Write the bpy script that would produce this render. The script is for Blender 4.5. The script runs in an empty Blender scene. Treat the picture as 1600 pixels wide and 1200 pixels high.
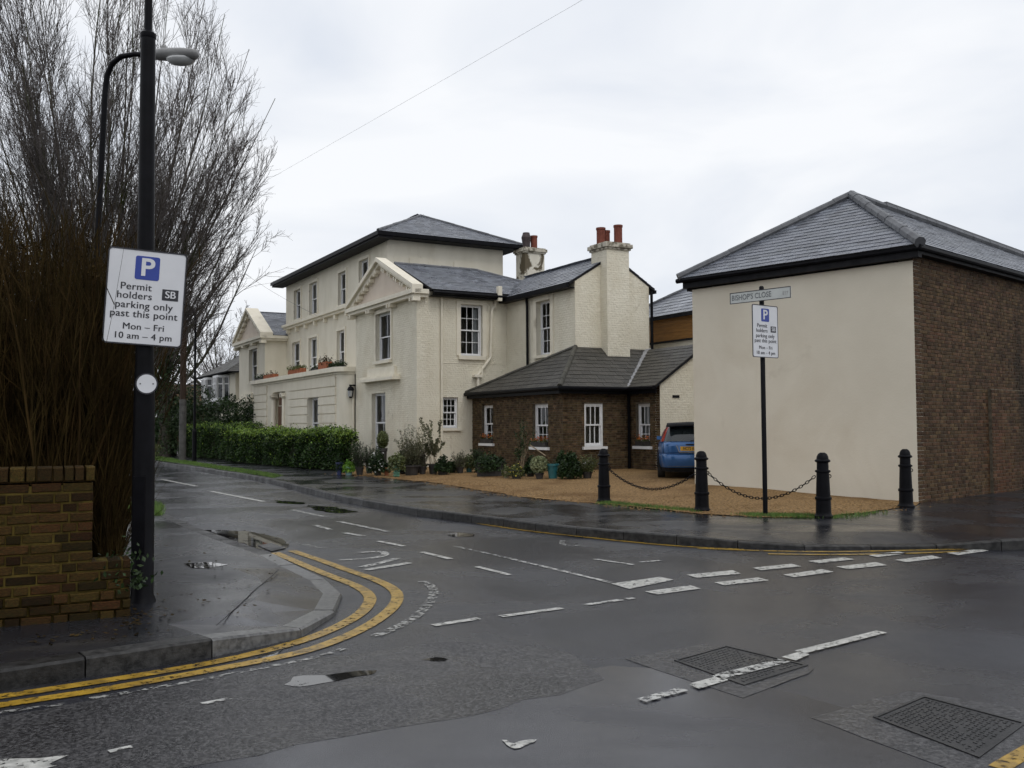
import bpy, math, random
from mathutils import Vector, Matrix
from mathutils.geometry import tessellate_polygon, delaunay_2d_cdt
R = math.radians
random.seed(7)
scn = bpy.context.scene
col = scn.collection

# ------------------------------------------------------------------ camera
FPX, EYE = 1475.0, 1.6
th, ph = R(2.48), -0.006
fw = Vector((0, math.cos(th), math.sin(th)))
p0 = Vector((0, -math.sin(th), math.cos(th)))
rt = Vector((1, 0, 0)) * math.cos(ph) + p0 * math.sin(ph)
upv = p0 * math.cos(ph) - Vector((1, 0, 0)) * math.sin(ph)
CAM = Vector((0, 0, EYE))
cam = bpy.data.cameras.new('camera')
cam.sensor_width = 36.0
cam.lens = 36.0 * FPX / 1600.0
cam.clip_end = 3000
cam.clip_start = 0.05
camo = bpy.data.objects.new('camera', cam)
col.objects.link(camo)
camo.matrix_world = Matrix(((rt.x, upv.x, -fw.x, 0), (rt.y, upv.y, -fw.y, 0), (rt.z, upv.z, -fw.z, EYE), (0, 0, 0, 1)))
scn.camera = camo

# ------------------------------------------------------------------ overcast sky, weak broad sun, exposure
SUN_EL, SUN_AZ = 52, 150          # azimuth clockwise from +Y
world = bpy.data.worlds.new('World')
scn.world = world
world.use_nodes = True
wn, wl = world.node_tree.nodes, world.node_tree.links
wn.clear()
wo = wn.new('ShaderNodeOutputWorld')
wb = wn.new('ShaderNodeBackground')
wb.inputs[1].default_value = 0.1
sky = wn.new('ShaderNodeTexSky')
sky.sky_type = 'NISHITA'
sky.sun_disc = False
sky.sun_elevation = R(SUN_EL)
sky.sun_rotation = R(SUN_AZ)
sky.air_density = 1.5
sky.dust_density = 3.0
tc = wn.new('ShaderNodeTexCoord')
mp = wn.new('ShaderNodeMapping')
mp.inputs['Scale'].default_value = (1.2, 1.2, 3.2)
wl.new(tc.outputs['Generated'], mp.inputs[0])
nz = wn.new('ShaderNodeTexNoise')
nz.inputs['Scale'].default_value = 1.9
nz.inputs['Detail'].default_value = 5
nz.inputs['Roughness'].default_value = 0.5
nz.inputs['Distortion'].default_value = 0.5
wl.new(mp.outputs[0], nz.inputs['Vector'])
cr = wn.new('ShaderNodeValToRGB')
cr.color_ramp.elements[0].position = 0.33
cr.color_ramp.elements[0].color = (0.76, 0.81, 0.90, 1)
cr.color_ramp.elements[1].position = 0.60
cr.color_ramp.elements[1].color = (1.0, 1.015, 1.045, 1)
wl.new(nz.outputs[0], cr.inputs[0])
vm = wn.new('ShaderNodeVectorMath')
vm.operation = 'SCALE'
vm.inputs['Scale'].default_value = 10.0
wl.new(cr.outputs[0], vm.inputs[0])
mx = wn.new('ShaderNodeMixRGB')
mx.inputs[0].default_value = 0.93
wl.new(sky.outputs[0], mx.inputs[1])
wl.new(vm.outputs[0], mx.inputs[2])
wl.new(mx.outputs[0], wb.inputs[0])
wl.new(wb.outputs[0], wo.inputs[0])

sun = bpy.data.lights.new('sun', 'SUN')
sun.energy = 0.7
sun.angle = R(28)
sun.color = (1.0, 0.97, 0.92)
suno = bpy.data.objects.new('sun', sun)
col.objects.link(suno)
sd = Vector((math.sin(R(SUN_AZ)) * math.cos(R(SUN_EL)), math.cos(R(SUN_AZ)) * math.cos(R(SUN_EL)), math.sin(R(SUN_EL))))
suno.rotation_euler = sd.to_track_quat('Z', 'Y').to_euler()
scn.view_settings.view_transform = 'Standard'
scn.view_settings.look = 'None'
scn.view_settings.gamma = 1
scn.view_settings.exposure = 0.0
scn.view_settings.use_curve_mapping = False
scn.render.engine = 'CYCLES'
scn.cycles.max_bounces = 5
scn.cycles.diffuse_bounces = 3
scn.cycles.glossy_bounces = 3
scn.cycles.use_adaptive_sampling = True
scn.cycles.adaptive_threshold = 0.02
scn.cycles.transparent_max_bounces = 16
scn.cycles.use_denoising = True

# ------------------------------------------------------------------ survey: photo pixel -> point of a real plane
def ray(x, y):
    return fw + rt * ((x - 800) / FPX) - upv * ((y - 600) / FPX)
def G(x, y, z=0.0):
    d = ray(x, y)
    return CAM + d * ((z - EYE) / d.z)

# ------------------------------------------------------------------ materials
def nd(nt, t, **k):
    n = nt.nodes.new(t)
    for a, b in k.items():
        setattr(n, a, b)
    return n
def mat(name, c1, c2=None, rough=0.6, scale=4.0, bump=0.0, bscale=40.0, detail=6, rough2=None, rscale=2.0, island=0.0, spec=0.5,
        metal=0.0, coat=0.0, stretch=None, c3=None, s3=0.6, p3=(0.55, 0.7), brickbump=0.0, wear=None, wscale=9.0, c4=None, s4=0.3, p4=(0.55, 0.7), lo=0.35, hi=0.65, tr=0.0, dist=0.0):
    m = bpy.data.materials.new(name)
    m.use_nodes = True
    nt = m.node_tree
    L = nt.links.new
    b = nt.nodes['Principled BSDF']
    out = nt.nodes['Material Output']
    b.inputs['Roughness'].default_value = rough
    b.inputs['Metallic'].default_value = metal
    b.inputs['Specular IOR Level'].default_value = spec
    b.inputs['Coat Weight'].default_value = coat
    if coat: b.inputs['Coat Roughness'].default_value = 0.06
    tcn = nd(nt, 'ShaderNodeTexCoord')
    src = tcn.outputs['Object']
    if stretch:
        mpn = nd(nt, 'ShaderNodeMapping')
        mpn.inputs['Scale'].default_value = stretch
        L(src, mpn.inputs[0])
        src = mpn.outputs[0]
    def noise(s, d=6, r=0.55, di=0.0, v=src):
        n = nd(nt, 'ShaderNodeTexNoise')
        n.inputs['Scale'].default_value = s
        n.inputs['Detail'].default_value = d
        n.inputs['Roughness'].default_value = r
        n.inputs['Distortion'].default_value = di
        L(v, n.inputs['Vector'])
        return n.outputs[0]
    def ramp(x, a, b2, ca=(0, 0, 0, 1), cb=(1, 1, 1, 1)):
        n = nd(nt, 'ShaderNodeValToRGB')
        n.color_ramp.elements[0].position = a
        n.color_ramp.elements[1].position = b2
        n.color_ramp.elements[0].color = ca
        n.color_ramp.elements[1].color = cb
        L(x, n.inputs[0])
        return n.outputs[0]
    if c2 is None: c2 = c1
    c = ramp(noise(scale, detail, di=dist), lo, hi, (*c1, 1), (*c2, 1))
    if c3:
        mixn = nd(nt, 'ShaderNodeMixRGB')
        L(ramp(noise(s3, 6, 0.62, 0.6), *p3), mixn.inputs[0])
        L(c, mixn.inputs[1])
        mixn.inputs[2].default_value = (*c3, 1)
        c = mixn.outputs[0]
    if c4:
        mixn = nd(nt, 'ShaderNodeMixRGB')
        L(ramp(noise(s4, 8, 0.7, 1.2), *p4), mixn.inputs[0])
        L(c, mixn.inputs[1])
        mixn.inputs[2].default_value = (*c4, 1)
        c = mixn.outputs[0]
    if island:
        g = nd(nt, 'ShaderNodeNewGeometry')
        oi = nd(nt, 'ShaderNodeObjectInfo')
        ad = nd(nt, 'ShaderNodeMath', operation='ADD')
        L(g.outputs['Random Per Island'], ad.inputs[0]); L(oi.outputs['Random'], ad.inputs[1])
        fr = nd(nt, 'ShaderNodeMath', operation='FRACT'); L(ad.outputs[0], fr.inputs[0])
        hs = nd(nt, 'ShaderNodeHueSaturation')
        mr = nd(nt, 'ShaderNodeMapRange')
        mr.inputs['To Min'].default_value = 1 - island
        mr.inputs['To Max'].default_value = 1 + island
        L(fr.outputs[0], mr.inputs[0]); L(mr.outputs[0], hs.inputs['Value'])
        ml = nd(nt, 'ShaderNodeMath', operation='MULTIPLY'); ml.inputs[1].default_value = 7.31; L(fr.outputs[0], ml.inputs[0])
        f2 = nd(nt, 'ShaderNodeMath', operation='FRACT'); L(ml.outputs[0], f2.inputs[0])
        m2 = nd(nt, 'ShaderNodeMapRange'); m2.inputs['To Min'].default_value = 0.5 - 0.035 * island; m2.inputs['To Max'].default_value = 0.5 + 0.035 * island
        L(f2.outputs[0], m2.inputs[0]); L(m2.outputs[0], hs.inputs['Hue'])
        L(c, hs.inputs['Color']); c = hs.outputs[0]
    L(c, b.inputs['Base Color'])
    if rough2 is not None:
        mr = nd(nt, 'ShaderNodeMapRange')
        mr.inputs['From Min'].default_value = 0.36; mr.inputs['From Max'].default_value = 0.64
        mr.inputs['To Min'].default_value = rough; mr.inputs['To Max'].default_value = rough2
        L(noise(rscale, 5, 0.6, 0.4), mr.inputs[0]); L(mr.outputs[0], b.inputs['Roughness'])
    if bump:
        bn = nd(nt, 'ShaderNodeBump')
        bn.inputs['Strength'].default_value = 1.0
        bn.inputs['Distance'].default_value = bump
        hsrc = noise(bscale, 4, 0.6)
        if brickbump:
            sx_ = nd(nt, 'ShaderNodeSeparateXYZ'); L(tcn.outputs['Object'], sx_.inputs[0])
            a_ = nd(nt, 'ShaderNodeMath', operation='ADD'); L(sx_.outputs[0], a_.inputs[0]); L(sx_.outputs[1], a_.inputs[1])
            cx2 = nd(nt, 'ShaderNodeCombineXYZ'); L(a_.outputs[0], cx2.inputs[0]); L(sx_.outputs[2], cx2.inputs[1])
            bt = nd(nt, 'ShaderNodeTexBrick'); L(cx2.outputs[0], bt.inputs['Vector'])
            bt.inputs['Color1'].default_value = (.75, .75, .75, 1); bt.inputs['Color2'].default_value = (1, 1, 1, 1); bt.inputs['Mortar'].default_value = (0, 0, 0, 1)
            bt.inputs['Scale'].default_value = 1.0; bt.inputs['Brick Width'].default_value = .23; bt.inputs['Row Height'].default_value = .078
            bt.inputs['Mortar Size'].default_value = .012; bt.inputs['Mortar Smooth'].default_value = .8
            m3 = nd(nt, 'ShaderNodeMath', operation='MULTIPLY_ADD'); m3.inputs[1].default_value = brickbump
            L(bt.outputs[0], m3.inputs[0]); L(hsrc, m3.inputs[2]); hsrc = m3.outputs[0]
        L(hsrc, bn.inputs['Height']); L(bn.outputs[0], b.inputs['Normal'])
    last = b.outputs[0]
    if tr:
        t = nd(nt, 'ShaderNodeBsdfTranslucent'); L(c, t.inputs[0])
        ms = nd(nt, 'ShaderNodeMixShader'); ms.inputs[0].default_value = tr
        L(b.outputs[0], ms.inputs[1]); L(t.outputs[0], ms.inputs[2]); last = ms.outputs[0]
    if wear is not None:
        t = nd(nt, 'ShaderNodeBsdfTransparent')
        ms = nd(nt, 'ShaderNodeMixShader')
        L(ramp(noise(wscale, 8, 0.7), wear - 0.04, wear + 0.04), ms.inputs[0])
        L(t.outputs[0], ms.inputs[1]); L(last, ms.inputs[2]); last = ms.outputs[0]
    L(last, out.inputs[0])
    return m

M = {}
M['road'] = mat('wet_asphalt', (0.004, 0.0045, 0.008), (0.042, 0.044, 0.056), 0.07, lo=.40, hi=.74, scale=70, bump=0.0028, bscale=150, rough2=0.40, rscale=0.42, c3=(0.038, 0.037, 0.037), s3=0.5, p3=(0.5, 0.75))
M['rough_road'] = mat('coarse_aggregate', (0.004, 0.004, 0.006), (0.085, 0.083, 0.085), 0.12, scale=48, detail=4, bump=0.006, bscale=70, rough2=0.5, rscale=0.9, lo=.4, hi=.68)
M['smooth_road'] = mat('smooth_tarmac', (0.009, 0.009, 0.014), (0.020, 0.021, 0.029), 0.07, scale=90, bump=0.0005, bscale=240, rough2=0.36, rscale=0.5)
M['pave'] = mat('wet_footway_asphalt', (0.009, 0.0095, 0.0125), (0.025, 0.026, 0.031), 0.10, scale=40, bump=0.0009, bscale=180, rough2=0.42, rscale=0.6, c3=(0.042, 0.04, 0.038), s3=0.9)
M['newpave'] = mat('newer_footway_patch', (0.02, 0.02, 0.024), (0.03, 0.03, 0.036), 0.10, scale=60, bump=0.0006, bscale=200, rough2=0.36, rscale=0.8)
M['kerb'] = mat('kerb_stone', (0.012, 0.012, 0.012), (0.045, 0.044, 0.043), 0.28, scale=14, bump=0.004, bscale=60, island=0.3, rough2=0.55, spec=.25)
M['kerbl'] = mat('granite_kerb', (0.05, 0.05, 0.05), (0.13, 0.13, 0.128), 0.3, scale=20, bump=0.002, bscale=60, island=0.3)
M['kerbw'] = mat('kerb_stone_white_remains', (0.02, 0.02, 0.018), (0.17, 0.155, 0.12), 0.4, scale=13, detail=9, bump=0.004, bscale=60, lo=.50, hi=.62)
M['gravel'] = mat('gravel', (0.10, 0.058, 0.024), (0.375, 0.24, 0.112), 0.75, scale=24, detail=8, bump=0.03, bscale=34, c3=(0.15, 0.085, 0.035), s3=0.55, p3=(.5, .66), spec=.12)
M['earth'] = mat('earth_grass', (0.03, 0.045, 0.012), (0.06, 0.08, 0.02), 0.9, scale=3)
M['soil'] = mat('soil', (0.012, 0.009, 0.006), (0.03, 0.022, 0.014), 0.9, scale=9, bump=0.02, bscale=20, spec=.12)
M['grass'] = mat('grass', (0.05, 0.10, 0.012), (0.11, 0.19, 0.03), 0.6, scale=3, island=0.35)
M['yellow'] = mat('yellow_line_paint', (0.26, 0.155, 0.014), (0.44, 0.27, 0.03), 0.3, scale=9, bump=0.002, bscale=140, wear=0.41, wscale=18, c3=(.13, .085, .025), s3=4)
M['white'] = mat('white_line_paint', (0.33, 0.33, 0.31), (0.56, 0.555, 0.52), 0.35, scale=14, bump=0.002, bscale=140, wear=0.425, wscale=19)
M['whiteworn'] = mat('worn_white_paint', (0.30, 0.30, 0.29), (0.52, 0.52, 0.49), 0.4, scale=10, wear=0.485, wscale=18)
M['whitefaint'] = mat('faded_white_paint', (0.22, 0.22, 0.21), (0.36, 0.36, 0.34), 0.4, scale=10, wear=0.52, wscale=16)
M['puddle'] = mat('puddle_water', (0.012, 0.012, 0.012), (0.02, 0.019, 0.017), 0.02, scale=3, wear=0.42, wscale=4)
M['iron'] = mat('cast_iron_cover', (0.010, 0.010, 0.011), (0.03, 0.029, 0.029), 0.25, scale=30, metal=0.35, bump=0.002, bscale=120, rough2=0.5)
M['stucco'] = mat('cream_painted_stucco', (0.71, 0.655, 0.52), (0.79, 0.74, 0.605), 0.72, scale=1.3, bump=0.038, bscale=12, brickbump=.15, c3=(0.63, 0.555, 0.41), s3=0.5, p3=(0.55, 0.8), c4=(0.46, 0.40, 0.29), s4=0.9, p4=(0.62, 0.8), stretch=(1.3, 1.3, .8))
M['smoothstucco'] = mat('smooth_cream_stucco', (0.67, 0.62, 0.50), (0.745, 0.695, 0.575), 0.7, scale=1.1, bump=0.003, bscale=20, c3=(0.6, 0.53, 0.40), s3=0.7, p3=(0.58, 0.8), c4=(0.38, 0.34, 0.25), s4=1.0, p4=(0.64, 0.8), stretch=(1.6, 1.6, .6))
M['trim'] = mat('cream_moulding', (0.72, 0.665, 0.535), (0.80, 0.745, 0.62), 0.65, scale=2.5, bump=0.002, bscale=30, c3=(0.36, 0.32, 0.24), s3=1.1, p3=(0.6, 0.8))
M['tympanum'] = mat('pink_cream_stucco', (0.60, 0.51, 0.42), (0.66, 0.57, 0.47), 0.7, scale=1.5, bump=0.004)
M['peel'] = mat('peeling_painted_chimney', (0.62, 0.58, 0.49), (0.70, 0.66, 0.56), 0.75, scale=4, bump=0.01, bscale=14, c3=(0.10, 0.078, 0.045), s3=2.4, p3=(0.525, 0.575), stretch=(1, 1, .55))
M['cap'] = mat('stained_chimney_cap', (0.16, 0.14, 0.10), (0.52, 0.48, 0.40), 0.8, scale=6, bump=0.01, bscale=20, lo=.42, hi=.56)
M['render'] = mat('off_white_render', (0.645, 0.59, 0.48), (0.71, 0.655, 0.54), 0.7, scale=0.6, bump=0.003, bscale=22, c3=(0.61, 0.545, 0.43), s3=0.55, p3=(0.5, 0.8), c4=(0.53, 0.475, 0.37), s4=0.42, p4=(0.64, 0.82))
M['brick'] = mat('stock_brick', (0.046, 0.027, 0.015), (0.105, 0.064, 0.034), 0.7, scale=7, bump=0.004, bscale=60, island=0.4, c3=(0.075, 0.036, 0.018), s3=0.4, p3=(0.5, 0.7), c4=(0.028, 0.018, 0.010), s4=0.28, p4=(0.52, 0.66), spec=.12)
M['gbrick'] = mat('garden_wall_brick', (0.018, 0.0095, 0.0033), (0.064, 0.034, 0.0092), 0.6, scale=8, bump=0.006, bscale=50, island=0.62, c3=(0.022, 0.02, 0.005), s3=2.2, p3=(0.52, 0.68), spec=.12)
M['lbrick'] = mat('lodge_brick', (0.05, 0.034, 0.019), (0.115, 0.077, 0.041), 0.75, scale=7, bump=0.004, bscale=50, island=0.4, spec=.12)
M['mortar'] = mat('dark_mortar', (0.075, 0.062, 0.046), (0.15, 0.125, 0.092), 0.9, scale=10, bump=0.004, spec=.12)
M['gmortar'] = mat('mossy_mortar', (0.038, 0.028, 0.007), (0.10, 0.073, 0.018), 0.9, scale=7, bump=0.004, spec=.12)
M['slate'] = mat('wet_blue_slate', (0.09, 0.097, 0.117), (0.16, 0.172, 0.20), 0.2, scale=4, bump=0.002, bscale=60, island=0.28, rough2=0.42, rscale=1.2)
M['dslate'] = mat('mossy_brown_slate', (0.035, 0.033, 0.029), (0.065, 0.06, 0.05), 0.42, scale=4, bump=0.003, bscale=50, island=0.25, rough2=0.6, rscale=1.1, c3=(0.045, 0.04, 0.022), s3=1.0)
M['ridge'] = mat('ridge_tile', (0.07, 0.072, 0.08), (0.11, 0.115, 0.125), 0.5, scale=6, bump=0.003, island=0.15)
M['dridge'] = mat('mossy_ridge_tile', (0.04, 0.038, 0.03), (0.075, 0.07, 0.055), 0.6, scale=6, bump=0.004, island=0.2)
M['black'] = mat('black_gloss_paint', (0.003, 0.003, 0.004), (0.006, 0.006, 0.008), 0.45, spec=0.10, scale=6, bump=0.001, bscale=70)
M['dark'] = mat('dark_board', (0.010, 0.010, 0.012), (0.02, 0.02, 0.022), 0.6, scale=5, spec=.12)
M['grey'] = mat('weathered_grey_steel', (0.07, 0.072, 0.08), (0.13, 0.13, 0.14), 0.4, scale=5, metal=0.3)
M['lampgrey'] = mat('lantern_grey', (0.20, 0.20, 0.20), (0.28, 0.28, 0.28), 0.45, scale=5)
M['lampglass'] = mat('lantern_bowl', (0.35, 0.36, 0.36), (0.45, 0.46, 0.46), 0.12, scale=5, coat=0.5)
M['wood'] = mat('pole_timber', (0.025, 0.017, 0.012), (0.06, 0.04, 0.03), 0.7, scale=5, stretch=(6, 6, .5), bump=0.004, spec=.12)
M['woodlow'] = mat('grey_pole_guard', (0.06, 0.058, 0.055), (0.11, 0.105, 0.10), 0.6, scale=5, spec=.12)
M['whitep'] = mat('white_gloss_woodwork', (0.74, 0.74, 0.74), (0.80, 0.80, 0.80), 0.4, scale=6)
M['curtain'] = mat('net_curtain', (0.42, 0.42, 0.43), (0.55, 0.55, 0.56), 0.9, scale=14, stretch=(6, 6, .3))
M['signw'] = mat('sign_white', (0.60, 0.61, 0.64), (0.66, 0.67, 0.70), 0.35, scale=3)
M['signb'] = mat('sign_blue', (0.012, 0.035, 0.26), (0.016, 0.045, 0.30), 0.35, scale=3)
M['signk'] = mat('sign_black', (0.012, 0.012, 0.018), (0.016, 0.016, 0.024), 0.4, scale=3)
M['nameplate'] = mat('nameplate_grey_white', (0.46, 0.48, 0.46), (0.54, 0.56, 0.54), 0.4, scale=5)
M['nametext'] = mat('faded_black_lettering', (0.10, 0.11, 0.12), (0.2, 0.21, 0.21), 0.5, scale=14)
M['namered'] = mat('faded_district_lettering', (0.30, 0.28, 0.29), (0.36, 0.34, 0.34), 0.5, scale=14)
M['redclay'] = mat('red_clay', (0.15, 0.05, 0.035), (0.21, 0.072, 0.05), 0.7, scale=7, bump=0.004, spec=.12)
M['darkclay'] = mat('sooty_clay', (0.03, 0.022, 0.022), (0.06, 0.04, 0.04), 0.7, scale=7)
M['terra'] = mat('terracotta', (0.24, 0.085, 0.045), (0.34, 0.13, 0.07), 0.8, scale=9, bump=0.003, spec=.12)
M['orange'] = mat('varnished_boarding', (0.22, 0.10, 0.022), (0.32, 0.15, 0.036), 0.5, scale=3, stretch=(1, 1, 8))
M['lead'] = mat('lead_flashing', (0.22, 0.225, 0.24), (0.32, 0.325, 0.34), 0.35, scale=5)
M['door'] = mat('brown_door', (0.10, 0.055, 0.035), (0.15, 0.085, 0.055), 0.5, scale=5, spec=.12)
M['bluepaint'] = mat('metallic_blue_car_paint', (0.02, 0.105, 0.29), (0.025, 0.115, 0.32), 0.28, scale=3, metal=0.35, coat=0.8)
M['tyre'] = mat('tyre_rubber', (0.008, 0.008, 0.008), (0.014, 0.014, 0.014), 0.75, scale=20)
M['alloy'] = mat('alloy_wheel', (0.35, 0.35, 0.36), (0.45, 0.45, 0.46), 0.3, scale=5, metal=0.8)
M['redlamp'] = mat('red_lamp_lens', (0.30, 0.03, 0.018), (0.38, 0.05, 0.03), 0.15, scale=5, coat=0.6)
M['platey'] = mat('yellow_number_plate', (0.62, 0.33, 0.01), (0.68, 0.38, 0.015), 0.35, scale=5)
M['carglass'] = mat('dark_car_glass', (0.012, 0.016, 0.018), (0.02, 0.025, 0.027), 0.04, scale=3, coat=0.3)
M['bark'] = mat('bare_bark', (0.045, 0.039, 0.033), (0.095, 0.083, 0.071), 0.85, spec=.2, scale=8, c3=(0.035, 0.045, 0.010), s3=0.5, p3=(0.5, 0.62))
M['twig'] = mat('dark_twigs', (0.07, 0.06, 0.056), (0.12, 0.104, 0.098), 0.85, scale=2)
M['thicket'] = mat('brown_stems', (0.016, 0.0108, 0.0038), (0.047, 0.0305, 0.0105), 0.9, spec=0.05, scale=2.5, island=0.35)
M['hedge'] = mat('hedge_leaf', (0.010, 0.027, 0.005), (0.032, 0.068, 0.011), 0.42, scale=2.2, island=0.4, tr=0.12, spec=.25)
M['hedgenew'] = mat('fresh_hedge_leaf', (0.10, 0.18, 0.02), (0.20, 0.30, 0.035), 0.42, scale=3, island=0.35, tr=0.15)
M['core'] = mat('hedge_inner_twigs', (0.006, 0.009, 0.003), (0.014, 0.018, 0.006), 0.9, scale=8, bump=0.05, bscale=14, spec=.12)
M['leafdark'] = mat('dark_leaf', (0.012, 0.026, 0.008), (0.03, 0.055, 0.016), 0.5, scale=3, island=0.4, tr=0.1, spec=.25)
M['leafolive'] = mat('olive_leaf', (0.06, 0.075, 0.02), (0.12, 0.14, 0.04), 0.55, scale=3, island=0.35, tr=0.1)
M['leafgrey'] = mat('grey_green_leaf', (0.055, 0.06, 0.025), (0.15, 0.15, 0.075), 0.6, scale=3, island=0.3, tr=0.1)
M['leafbright'] = mat('bright_leaf', (0.10, 0.22, 0.02), (0.17, 0.32, 0.03), 0.5, scale=3, island=0.3, tr=0.15)
M['leafvar'] = mat('variegated_leaf', (0.10, 0.13, 0.05), (0.34, 0.36, 0.2), 0.5, scale=20, island=0.3, tr=0.1)
M['petalw'] = mat('white_petal', (0.65, 0.65, 0.62), (0.75, 0.75, 0.72), 0.6, scale=5)
M['petalo'] = mat('orange_red_petal', (0.50, 0.09, 0.015), (0.60, 0.16, 0.02), 0.6, scale=5, island=0.3)
M['petaly'] = mat('yellow_petal', (0.50, 0.42, 0.05), (0.60, 0.50, 0.08), 0.6, scale=5)
M['teal'] = mat('teal_glazed_pot', (0.02, 0.11, 0.125), (0.035, 0.16, 0.175), 0.3, scale=4, coat=0.3)
M['mint'] = mat('mint_green_planter', (0.07, 0.19, 0.125), (0.10, 0.25, 0.165), 0.4, scale=4)
M['navy'] = mat('navy_glazed_pot', (0.01, 0.018, 0.07), (0.02, 0.03, 0.10), 0.3, scale=4, coat=0.3)
M['paleteal'] = mat('pale_teal_pot', (0.18, 0.30, 0.31), (0.24, 0.38, 0.38), 0.5, scale=4)
M['darkpot'] = mat('dark_stone_pot', (0.02, 0.018, 0.017), (0.045, 0.04, 0.036), 0.7, scale=6)
M['buffpot'] = mat('buff_pot', (0.20, 0.17, 0.11), (0.28, 0.24, 0.17), 0.8, scale=6)
M['stem'] = mat('pale_cane', (0.20, 0.15, 0.09), (0.28, 0.22, 0.14), 0.8, scale=4)
def glassmat():
    m = bpy.data.materials.new('window_glass'); m.use_nodes = True
    nt = m.node_tree; nt.nodes.remove(nt.nodes['Principled BSDF'])
    t = nd(nt, 'ShaderNodeBsdfTransparent'); t.inputs[0].default_value = (.75, .78, .78, 1)
    g = nd(nt, 'ShaderNodeBsdfGlossy'); g.inputs[0].default_value = (.7, .72, .75, 1); g.inputs['Roughness'].default_value = 0.02
    f = nd(nt, 'ShaderNodeFresnel'); f.inputs[0].default_value = 1.45
    tcn = nd(nt, 'ShaderNodeTexCoord'); n = nd(nt, 'ShaderNodeTexNoise'); n.inputs['Scale'].default_value = 1.7
    nt.links.new(tcn.outputs['Object'], n.inputs['Vector'])
    b = nd(nt, 'ShaderNodeBump'); b.inputs['Distance'].default_value = 0.012; nt.links.new(n.outputs[0], b.inputs['Height'])
    nt.links.new(b.outputs[0], g.inputs['Normal'])
    x = nd(nt, 'ShaderNodeMixShader')
    nt.links.new(f.outputs[0], x.inputs[0]); nt.links.new(t.outputs[0], x.inputs[1]); nt.links.new(g.outputs[0], x.inputs[2])
    nt.links.new(x.outputs[0], nt.nodes['Material Output'].inputs[0])
    return m
M['glass'] = glassmat()

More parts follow.
